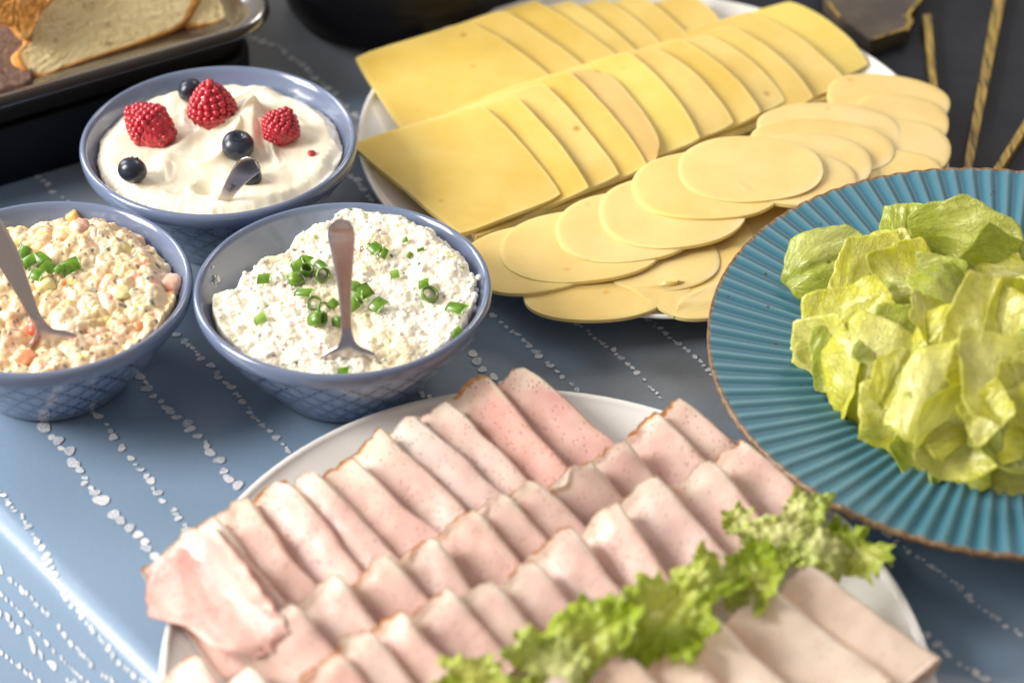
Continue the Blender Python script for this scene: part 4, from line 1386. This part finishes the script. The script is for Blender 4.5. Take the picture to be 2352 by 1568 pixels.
fat2 = fat[:, ::-1] if fl else fat
cr = 0.7*(1-sst(0.0, 0.03, uu))*np.ones_like(vv)*(noise(vv*6, 1.0) > 0.1)
tag(mesh('ham_slice', V, Fc, M['ham_limp'], None, True, {'fat': two(fat2), 'crust': two(cr[:, ::-1] if fl else cr)}), 'big limp pink ham slice draped over the left end of the platter', 'ham slice')
# small rolled flap and red piece
tag(mesh('pepper_piece', IV3*np.array([0.006, 0.008, 0.004])*(1+0.25*noise(IV3[:, 0], IV3[:, 1], IV3[:, 2])[:, None])+at(668, 1430, 0.030), IF3, M['darkred']), 'dark red piece peeping out beside the tip of the big pink ham slice', 'pepper')
tag(mesh('pepper_piece', IV3*np.array([0.009, 0.006, 0.004])*(1+0.3*noise(IV3[:, 0]*1.4, IV3[:, 1], IV3[:, 2])[:, None])+at(1735, 1375, 0.040), IF3, M['darkred']), 'dark red piece between the garnish and the pale poultry slices', 'pepper')

# ------------------------------------------------------------ ribbed blue plate
PC = np.array([0.2349, -0.0626, 0.045])
TX, TY = -0.0050, 0.0469
PR = 0.1422
def tiltz(P):
    P = P.copy()
    P[..., 2] += TX*(P[..., 0]-PC[0])+TY*(P[..., 1]-PC[1])
    return P
NR = 94
pl = empty('plate', (PC[0], PC[1], 0.012), 'ribbed teal blue plate with a brown edge holding the iceberg lettuce', 'plate')
rs = np.concatenate([np.linspace(0.0, 0.060, 8), np.linspace(0.066, 0.088, 14), np.linspace(0.090, PR-0.0015, 34), [PR-0.0008, PR-0.0003, PR]])
def pz(r):
    return np.where(r < 0.066, -0.021, np.where(r < 0.088, -0.021+0.0125*sst(0.062, 0.092, r)/1.0, 0))
def surf(r):
    # floor, curved wall, wide rim rising gently
    wall = 0.0165*sst(0.060, 0.094, r)
    rim = 0.0085*np.clip((r-0.088)/(PR-0.088), 0, 1)**1.2
    return -0.0245+wall+rim-0.0005
seg = NR*8
th = np.linspace(0, 2*np.pi, seg, endpoint=False)[:, None]
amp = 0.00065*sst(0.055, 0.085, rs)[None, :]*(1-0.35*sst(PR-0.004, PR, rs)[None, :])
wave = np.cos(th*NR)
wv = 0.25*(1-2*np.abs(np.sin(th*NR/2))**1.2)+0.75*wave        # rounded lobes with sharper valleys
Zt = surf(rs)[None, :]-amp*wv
Rr = rs[None, :]*(1+0.0016*np.sin(th*3+1)+0.0006*wv*sst(PR-0.01, PR, rs)[None, :])
top = np.stack([PC[0]+Rr*np.cos(th), PC[1]+Rr*np.sin(th), PC[2]+Zt], -1)
bot = top[:, ::-1].copy()
bz = Zt[:, ::-1]-0.0036
bot[..., 2] = PC[2]+bz
rr_ = rs[::-1]
P = np.concatenate([top, bot], 1)
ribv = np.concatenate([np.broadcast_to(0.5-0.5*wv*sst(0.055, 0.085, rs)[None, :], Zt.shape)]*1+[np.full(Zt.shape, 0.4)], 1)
edgev = np.concatenate([np.broadcast_to(sst(PR-0.0026, PR-0.0004, rs)[None, :], Zt.shape), np.broadcast_to(0.35+0.65*sst(PR-0.012, PR-0.004, rr_)[None, :], Zt.shape)], 1)
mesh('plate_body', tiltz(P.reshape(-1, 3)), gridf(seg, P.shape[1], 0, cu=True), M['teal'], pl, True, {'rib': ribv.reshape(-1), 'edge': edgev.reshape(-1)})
V, Fc = lathe([(0.050, -0.001), (0.052, -0.0118+0.0118), (0.058, 0.0), (0.062, 0.010), (0.060, 0.0125), (0.054, 0.0125), (0.050, 0.008), (0.050, -0.001)], 96, (PC[0], PC[1], 0.0075))
mesh('foot', tiltz(V), Fc, M['teal'], pl, True, {'rib': np.full(len(V), 0.3), 'edge': np.zeros(len(V))})

# ------------------------------------------------------------ iceberg lettuce
def leaf(c, size, nrmv, spin, seed, m, label, grp, curl_=0.5, ruff=0.12, cup=0.35, asp=1.2, name='lettuce_leaf', nfr=2.2, rag=0.14, cat='lettuce', fr2=0.0):
    nr_, nt = 18, 64
    if fr2: nr_, nt = 26, 150
    r = np.linspace(0.02, 1, nr_)[:, None]
    t_ = np.linspace(0, 2*np.pi, nt, endpoint=False)[None, :]
    k = 1+rag*noise(np.cos(t_)*1.6+seed, np.sin(t_)*1.6, seed)+0.5*rag*noise(np.cos(t_)*5+seed, np.sin(t_)*5, seed+4)
    # polygonal torn outline
    sides = 4+int(seed*7) % 3
    aa = (t_+seed) % (2*np.pi/sides)-np.pi/sides
    k = k*(0.12+0.95*np.cos(np.pi/sides)/np.cos(aa))
    if fr2: k = k*(1+0.16*noise(np.cos(t_)*4+seed, np.sin(t_)*4, 2.2)+0.08*noise(np.cos(t_)*13+seed, np.sin(t_)*13, 5.5)+0.03*np.sin(t_*31+seed))
    x = asp*r*np.cos(t_)*k
    y = r*np.sin(t_)*k
    z = cup*(x*x*0.4+y*y*0.9)*np.cos(seed*2.0)*0.9
    z = z+curl_*0.32*np.sin(x*1.7+seed)*np.cos(y*1.3+seed*0.7)
    ru = ruff*(0.35+r**2)
    z = z+ru*noise(x*nfr+seed*3, y*nfr, seed)+0.5*ru*noise(x*nfr*2.3, y*nfr*2.3+seed, seed+7)
    # midrib fold
    z = z-0.10*np.exp(-(y/0.10)**2)*(seed % 1 > 0.4)
    # fine radial pleats along the veins
    z = z+0.020*np.sin(np.arctan2(y, x+1.5)*26+seed*5+3*noise(x*1.2+seed, y*1.2))*(0.3+0.7*r)
    if fr2:
        z = z+fr2*r**3*np.sin(t_*17+seed+1.5*np.sin(t_*4))+0.6*fr2*r**4*np.sin(t_*41+seed*2)
        x = x+0.35*fr2*r**3*np.cos(t_*23+seed)
        y = y+0.35*fr2*r**3*np.sin(t_*19+seed)
    P = np.stack([x, y, z+0*x], -1)*size
    Rm = frame_to(nrmv)@rotm((0, 0, 1), spin)
    P = P@Rm.T+np.asarray(c)
    Fc = gridf(nr_, nt, 0, cv=True).tolist()
    Fc.append(list(range(nt))[::-1])
    tipv = np.clip(0.15+0.75*r+0.35*np.cos(t_+seed), 0, 1)+0*x
    att = {'tip': tipv.reshape(-1), 'leaf_u': (np.arctan2(y, x+1.4)*1.2+seed).reshape(-1), 'leaf_v': (x*0.8).reshape(-1)}
    o = mesh(name, P.reshape(-1, 3), Fc, M[m], None, True, att)
    sd_ = o.modifiers.new('thickness', 'SOLIDIFY')
    sd_.thickness = 0.0003
    sd_.offset = 0
    return tag(o, label, cat, grp)

GL = 'torn iceberg lettuce leaves on the blue plate'
# heap base, hidden filler leaves
IL = [
    # px,py,z,size,normal,spin,mat,label
    (2320, 880, 0.034, 0.050, (0, -0.1, 1), 0.2, 'iceberg', 'flat leaf deep inside the heap of lettuce'),
    (2140, 800, 0.034, 0.034, (-0.1, -0.1, 1), 1.2, 'iceberg', 'flat leaf under the left side of the lettuce heap'),
    (2200, 920, 0.034, 0.036, (-0.1, -0.3, 1), 2.2, 'iceberg', 'flat leaf under the front of the lettuce heap'),
    (2380, 1000, 0.038, 0.045, (0.1, -0.3, 1), 0.7, 'iceberg', 'leaf under the right of the lettuce heap'),
    (2240, 640, 0.040, 0.040, (0.1, 0.3, 1), 0.7, 'iceberg', 'leaf under the back of the lettuce heap'),
    (1905, 606, 0.056, 0.0205, (-0.25, -0.55, 0.8), 0.25, 'iceberg_green', 'veined pointed lettuce leaf, farthest left at the back of the heap'),
    (2000, 628, 0.062, 0.0195, (-0.2, -0.6, 0.8), 0.9, 'iceberg', 'yellow green leaf right of the veined pointed one'),
    (2085, 540, 0.066, 0.0165, (-0.35, -0.75, 0.5), 1.3, 'iceberg_green', 'darker green leaf standing up at the top left of the heap'),
    (2098, 640, 0.070, 0.0215, (0.1, -0.5, 0.85), 2.0, 'iceberg', 'rounded pale leaf in the upper middle of the lettuce heap'),
    (2215, 575, 0.070, 0.0260, (-0.4, -0.75, 0.6), -0.5, 'iceberg_green', 'long folded green leaf reaching up to the peak of the heap'),
    (2320, 640, 0.072, 0.0240, (0.2, -0.7, 0.7), -0.3, 'iceberg_green', 'green leaf at the back right edge of the picture'),
    (1945, 752, 0.060, 0.0235, (-0.25, -0.45, 0.85), 0.35, 'iceberg', 'large glossy pale yellow leaf lying at the left of the heap'),
    (1880, 790, 0.046, 0.0130, (-0.5, -0.5, 0.7), 0.6, 'iceberg', 'small narrow leaf tip at the far left of the heap'),
    (1905, 850, 0.045, 0.0230, (-0.75, -0.45, 0.45), 1.2, 'iceberg', 'leaf hanging down the left side of the heap'),
    (2005, 870, 0.052, 0.0260, (-0.35, -0.7, 0.6), 1.6, 'iceberg', 'broad pale leaf sloping down at the left front'),
    (2090, 800, 0.064, 0.0230, (0.1, -0.35, 0.9), 0.4, 'iceberg_green', 'olive green leaf in the hollow in the middle of the heap'),
    (2190, 690, 0.074, 0.0200, (0.2, -0.6, 0.8), 2.4, 'iceberg_green', 'small leaf behind the pale peak in the upper middle'),
    (2270, 760, 0.082, 0.0240, (-0.25, -0.75, 0.55), 1.4, 'iceberg', 'pale pointed leaf standing at the middle right'),
    (2190, 780, 0.076, 0.0190, (-0.3, -0.6, 0.7), 0.2, 'iceberg', 'small bright leaf left of the standing pointed one'),
    (2340, 740, 0.080, 0.0210, (0.3, -0.6, 0.7), 0.8, 'iceberg', 'leaf cut by the right edge beside the standing pointed one'),
    (2170, 900, 0.074, 0.0255, (-0.2, -0.55, 0.8), 0.9, 'iceberg', 'largest pale yellow leaf in the front middle of the heap'),
    (2300, 880, 0.080, 0.0240, (0.15, -0.6, 0.75), 2.1, 'iceberg', 'crinkled pale leaf at the front right of the heap'),
    (2095, 965, 0.052, 0.0230, (-0.2, -0.8, 0.5), 2.8, 'iceberg', 'leaf hanging over the well at the front of the heap'),
    (2220, 985, 0.060, 0.0230, (0.05, -0.8, 0.55), 0.4, 'iceberg', 'pale leaf at the lowest front of the heap'),
    (2340, 960, 0.068, 0.0200, (0.3, -0.7, 0.55), 1.5, 'iceberg_green', 'dark edged green leaf at the lower right edge'),
    (2200, 1070, 0.038, 0.0160, (0.1, -0.6, 0.8), 0.9, 'iceberg_green', 'small green scrap on the well of the plate at the front'),
    (2290, 1082, 0.036, 0.0190, (0.0, -0.7, 0.7), 0.1, 'iceberg', 'curled white edged scrap lying at the very front of the heap'),
    (2120, 1040, 0.038, 0.0130, (-0.3, -0.5, 0.8), 2.0, 'iceberg_green', 'tiny leaf scrap left of the front scraps'),
]
for i, (px, py, z, s, nv_, sp_, mm, lb) in enumerate(IL):
    leaf(at(px, py, z), s, nv_, sp_, 0.37+i*1.618, mm, lb, GL, curl_=0.75, ruff=0.085, cup=0.55, nfr=1.3, rag=0.09)

rr = random.Random(4)
for i, (px, py, z, w_) in enumerate([(2040, 590, .064, 'between the two leaves at the back left of the heap'), (2060, 700, .068, 'just above the large glossy leaf'), (2160, 640, .074, 'under the long folded green leaf'), (1925, 820, .052, 'below the large glossy leaf at the left'), (2060, 870, .066, 'at the middle of the left slope'), (2140, 740, .076, 'in the hollow at the top'),
    (2290, 640, .076, 'near the right edge below the back leaf'), (2345, 700, .080, 'at the right edge above the pointed leaf'), (2130, 860, .074, 'against the largest pale leaf, at its left'), (2240, 840, .084, 'on top of the largest pale leaf'), (2320, 830, .086, 'on top of the crinkled leaf at the right'), (2270, 945, .076, 'between the crinkled leaf and the lowest pale leaf'), (2345, 890, .080, 'at the right edge below the crinkled leaf'), (2330, 1020, .056, 'at the lower right edge above the curled scrap')]):
    leaf(at(px, py, z), rr.uniform(0.012, 0.018), (rr.uniform(-0.6, 0.5), rr.uniform(-0.9, -0.2), rr.uniform(0.4, 0.9)), rr.uniform(0, 6.28), 60.3+i*1.618, rr.choice(['iceberg', 'iceberg', 'iceberg_green', 'iceberg']), 'small torn lettuce piece '+w_, 'small lettuce pieces tucked into the heap', curl_=0.6, ruff=0.08, cup=0.5, nfr=1.4, rag=0.12)

GG = 'frilly lettuce garnish laid across the ham platter'
FL = [
    (1842, 1182, 0.050, 0.0185, (-0.2, -0.5, 0.85), 0.3, 'frill_pale', 'pale frilly leaf at the top of the garnish, beside the blue plate rim'),
    (1780, 1245, 0.052, 0.0180, (0.1, -0.5, 0.9), 0.1, 'frill_pale', 'cream coloured frilly leaf lying across the ham at the upper garnish'),
    (1960, 1262, 0.044, 0.0200, (0.2, -0.4, 0.9), -0.4, 'frill', 'green frilly leaf farthest right, reaching past the platter rim'),
    (1880, 1262, 0.050, 0.0165, (0.2, -0.4, 0.9), 2.4, 'frill_pale', 'small frilly leaf between the top one and the farthest right one'),
    (1735, 1318, 0.054, 0.0185, (-0.2, -0.6, 0.8), 1.0, 'frill', 'yellow green leaf in the middle of the garnish, under the cream coloured one'),
    (1600, 1345, 0.056, 0.0190, (-0.3, -0.6, 0.8), 0.6, 'frill', 'bright green frilly leaf standing highest in the middle of the garnish'),
    (1530, 1425, 0.056, 0.0225, (0.0, -0.6, 0.85), 0.3, 'frill', 'broad frilly leaf left below the brightest one'),
    (1615, 1300, 0.058, 0.0120, (-0.1, -0.8, 0.5), 1.5, 'frill', 'small bright frilly tip sticking up from the middle of the garnish'),
    (1350, 1470, 0.056, 0.0200, (-0.2, -0.6, 0.8), 0.8, 'frill', 'frilly leaf left of centre in the lower garnish'),
    (1265, 1520, 0.054, 0.0200, (0.1, -0.5, 0.9), 2.0, 'frill_pale', 'pale frilly leaf at the lower garnish, near the bottom edge'),
    (1090, 1562, 0.052, 0.0190, (-0.1, -0.6, 0.8), 0.4, 'frill', 'lowest frilly leaf, cut by the bottom edge'),
    (1690, 1195, 0.046, 0.0080, (-0.2, -0.6, 0.7), 0.4, 'frill_pale', 'tiny cream coloured frilly scrap lying alone on the ham'),
]
for i, (px, py, z, s, nv_, sp_, mm, lb) in enumerate(FL):
    leaf(at(px, py, z-0.006), s*(0.54+0.24*((i*0.618) % 1)), nv_, sp_+0.6*math.sin(i*2.3), 0.77+i*1.37, mm, lb, GG, curl_=0.8, ruff=0.42, cup=0.35, nfr=1.5, rag=0.40, fr2=0.060, asp=1.25+0.6*((i*0.37) % 1))

# ------------------------------------------------------------ bread tray
def slab(name, poly, z0, z1, m, parent=None, bev=0.0, smooth=False):
    n = len(poly)
    V = [(p[0], p[1], z0) for p in poly]+[(p[0], p[1], z1) for p in poly]
    Fc = [list(range(n))[::-1], list(range(n, 2*n))]+[[i, (i+1) % n, n+(i+1) % n, n+i] for i in range(n)]
    o = mesh(name, V, Fc, m, parent, smooth)
    if bev:
        b_ = o.modifiers.new('bevel', 'BEVEL')
        b_.width = bev
        b_.segments = 3
    return o

# tray: front edge runs from the left up to the corner at the right
T0 = at(0, 246, 0.060)[:2]
T1 = at(560, 84, 0.060)[:2]
td = (T1-T0)/np.linalg.norm(T1-T0)
tn = np.array([-td[1], td[0]])            # to the back
corner = at(652, 44, 0.060)[:2]
Lx = 0.34
Ly = 0.24
cr = 0.030
ox = corner-td*0.0
def rrect(inset, r, n=10):
    """rounded rectangle whose front right corner sits at ox"""
    c0 = ox-td*inset+tn*inset
    w = Lx-2*inset
    h = Ly-2*inset
    pts = []
    for (ix, iy, a0) in ((w-r, r, -90), (w-r, h-r, 0), (r, h-r, 90), (r, r, 180)):
        for k in range(n+1):
            a = math.radians(a0+90*k/n)
            x = ix+r*math.cos(a)-w
            y = iy+r*math.sin(a)
            pts.append(c0+td*x+tn*y)
    return np.array(pts)
tray = empty('bread_tray', (*(ox-td*0.17+tn*0.12), 0.036), 'smoked clear plastic tray with a thick rounded lip holding the bread', 'tray')
rings = [(0.030, 0.020, 0.0370), (0.012, 0.026, 0.0385), (0.009, 0.028, 0.052), (0.006, 0.030, 0.0570), (0.000, 0.034, 0.0575), (-0.002, 0.035, 0.0560), (-0.003, 0.035, 0.0575), (-0.0025, 0.035, 0.0610), (0.000, 0.034, 0.0625), (0.003, 0.032, 0.0618), (0.0085, 0.030, 0.0585), (0.0115, 0.028, 0.0545), (0.0145, 0.026, 0.0420), (0.018, 0.024, 0.0400), (0.034, 0.018, 0.0395)]
P = np.array([[(*p, z) for p in rrect(i, r)] for (i, r, z) in rings])
Fc = gridf(P.shape[0], P.shape[1], 0, cv=True).tolist()
n1 = P.shape[1]
Fc.append(list(range(n1)))
Fc.append([(P.shape[0]-1)*n1+i for i in range(n1)][::-1])
mesh('tray_body', P.reshape(-1, 3), Fc, M['plastic'], tray)
bs = slab('black_box', rrect(0.010, 0.022), 0.0, 0.0355, M['black'], bev=0.002)
tag(bs, 'low black box standing under the bread tray', 'box')

def bread(pts, foot, lean, m, label, th=0.011, turn=0.0):
    """outline in px laid on a plane that leans back from the line under the foot point"""
    f0 = at(*foot)
    tdir = np.array([td[0]*math.cos(turn)-td[1]*math.sin(turn), td[0]*math.sin(turn)+td[1]*math.cos(turn), 0])
    bk = np.array([-tdir[1], tdir[0], 0])
    la = math.radians(lean)
    pn = np.cross(tdir, bk*math.cos(la)+np.array([0, 0, math.sin(la)]))
    C = []
    for px, py in pts:
        d = FW*F+RT*(px-1176)-UP*(py-784)
        C.append(CAM+d*(((f0-CAM) @ pn)/(d @ pn)))
    C = np.array(C)
    C = np.vstack([C, C[:1]])
    C = smooth_path(C, 110)[:-1]
    cen = C.mean(0)
    nrv = nrm(np.linalg.svd(C-cen)[2][2])
    if nrv @ (CAM-cen) < 0: nrv = -nrv
    rr2 = np.concatenate([np.linspace(0.002, 0.9, 14), [0.94, 0.97, 0.99, 1.0]])
    top = cen+(C-cen)[None]*rr2[:, None, None]
    top = top+nrv*(0.0007*noise(top[..., 0]*500, top[..., 1]*500, top[..., 2]*500)-0.0022*(rr2 > 0.985)[:, None])[..., None]
    bot = cen+(C-cen)[None]*(np.array([1.015, 1.015, 0.98, 0.3]))[:, None, None]-nrv*np.array([0.3, 0.8, 1.0, 1.0])[:, None, None]*th
    P = np.concatenate([top, bot])
    Fc = gridf(P.shape[0], P.shape[1], 0, cv=True).tolist()
    k = P.shape[1]
    Fc.append(list(range(k))[::-1])
    Fc.append([(P.shape[0]-1)*k+i for i in range(k)])
    crs = np.concatenate([np.broadcast_to(sst(0.85, 0.955, rr2)[:, None], top.shape[:2]), np.ones(bot.shape[:2])])
    o = mesh('bread_slice', P.reshape(-1, 3), Fc, M[m], None, True, {'crust': crs.reshape(-1)})
    return tag(o, label, 'bread', 'slices of bread on the tray')
bread([(76, 181), (50, 166), (34, 135), (40, 118), (62, 96), (60, 70), (66, 40), (110, 0), (170, -110), (300, -150), (420, -110), (462, -20), (452, 20), (425, 58), (330, 98), (240, 128), (150, 158), (100, 178)], (250, 122, 0.041), 50, 'bread', 'white bread slice with an orange crust, leaning at the front of the tray')
bread([(30, 62), (62, 92), (80, 66), (112, -8), (120, -70), (60, -120), (-60, -90), (-90, 10), (-30, 40)], (250, 116, 0.045), 62, 'crustbread', 'crusty orange end of bread at the left of the front slice')
bread([(430, 62), (490, 58), (530, 34), (556, -4), (560, -80), (500, -120), (440, -90), (430, 0)], (480, 52, 0.041), 40, 'bread', 'bread slice lying at the right behind the front slice')
bread([(-90, 262), (0, 208), (70, 184), (66, 110), (40, 60), (-60, 60), (-120, 160)], (20, 205, 0.0415), 12, 'rye', 'dark rye bread slice lying at the left of the tray', 0.004)
bread([(566, 22), (600, 10), (615, -20), (600, -50), (560, -30)], (590, 15, 0.0415), 10, 'rye', 'small piece of dark bread near the right corner of the tray', 0.004)

# ------------------------------------------------------------ black pot at the back
pc = at(925, -6, 0)
pot = empty('pot', (pc[0], pc[1], 0), 'black round pot standing behind the cheese at the top edge', 'pot')
V, Fc = lathe(smooth_path([(0.0, 0.001), (0.050, 0.001), (0.066, 0.003), (0.071, 0.010), (0.073, 0.030), (0.074, 0.09), (0.076, 0.095), (0.074, 0.097), (0.071, 0.094), (0.070, 0.02), (0.0, 0.015)], 50), 96, (pc[0], pc[1], 0))
mesh('pot_body', V, Fc, M['black'], pot)
pts = [(pc[0]-0.071, pc[1]+0.012, 0.080), (pc[0]-0.092, pc[1]+0.015, 0.082), (pc[0]-0.094, pc[1]+0.040, 0.082), (pc[0]-0.062, pc[1]+0.042, 0.080)]
C = smooth_path(pts, 24)
V, Fc = loft(C, np.full(24, 0.010), np.full(24, 0.005), (0, 0, 1), 12)
mesh('handle', V, Fc, M['black'], pot)

# ------------------------------------------------------------ dark board with gilded strips
board = empty('board', (0.30, 0.30, 0), 'dark slate coloured board with gilded wooden strips, lying flat at the top right', 'board')
BZ = 0.004
slab('panel', [(0.202, 0.02), (0.62, 0.02), (0.62, 0.66), (0.03, 0.66), (0.03, 0.300), (0.202, 0.300)], 0.0004, BZ, M['slate'], board)
def bslab(name, pxs, l0, l1, m, parent):
    pts = [at(x, y, BZ+l1)[:2] for x, y in pxs]
    ar = sum(a[0]*b[1]-a[1]*b[0] for a, b in zip(pts, pts[1:]+pts[:1]))
    if ar < 0: pts = pts[::-1]
    return slab(name, pts, BZ+l0, BZ+l1, m, parent)
bslab('panel', [(1880, -200), (1895, 0), (1925, 38), (2000, 92), (2076, 70), (2096, 42), (2078, 30), (2112, -4), (2200, -200)], 0.0004, 0.010, M['bronze'], board)
def gstrip(p0, p1, w0, w1, l=0.005):
    d = np.array([p1[0]-p0[0], p1[1]-p0[1]], float)
    n = np.array([-d[1], d[0]])/np.hypot(*d)
    bslab('gilded_strip', [tuple(np.array(p0)+n*w0/2), tuple(np.array(p0)-n*w0/2), tuple(np.array(p1)-n*w1/2), tuple(np.array(p1)+n*w1/2)], 0.0004 if l < 0.009 else 0.0102, l, M['gold'], board)
gstrip((2129, 33), (2147, 215), 18, 14)
gstrip((2312, -90), (2222, 390), 25, 20)
gstrip((2380, 250), (2270, 420), 18, 16)
gstrip((2084, 34), (2118, -8), 8, 8, 0.0108)
gstrip((2080, 68), (2094, 44), 12, 12, 0.0106)
gstrip((2078, 32), (2094, 44), 8, 8, 0.0109)
gstrip((2003, 90), (2078, 66), 4, 4, 0.0107)
gstrip((1900, 2), (1930, 40), 6, 6, 0.0107)
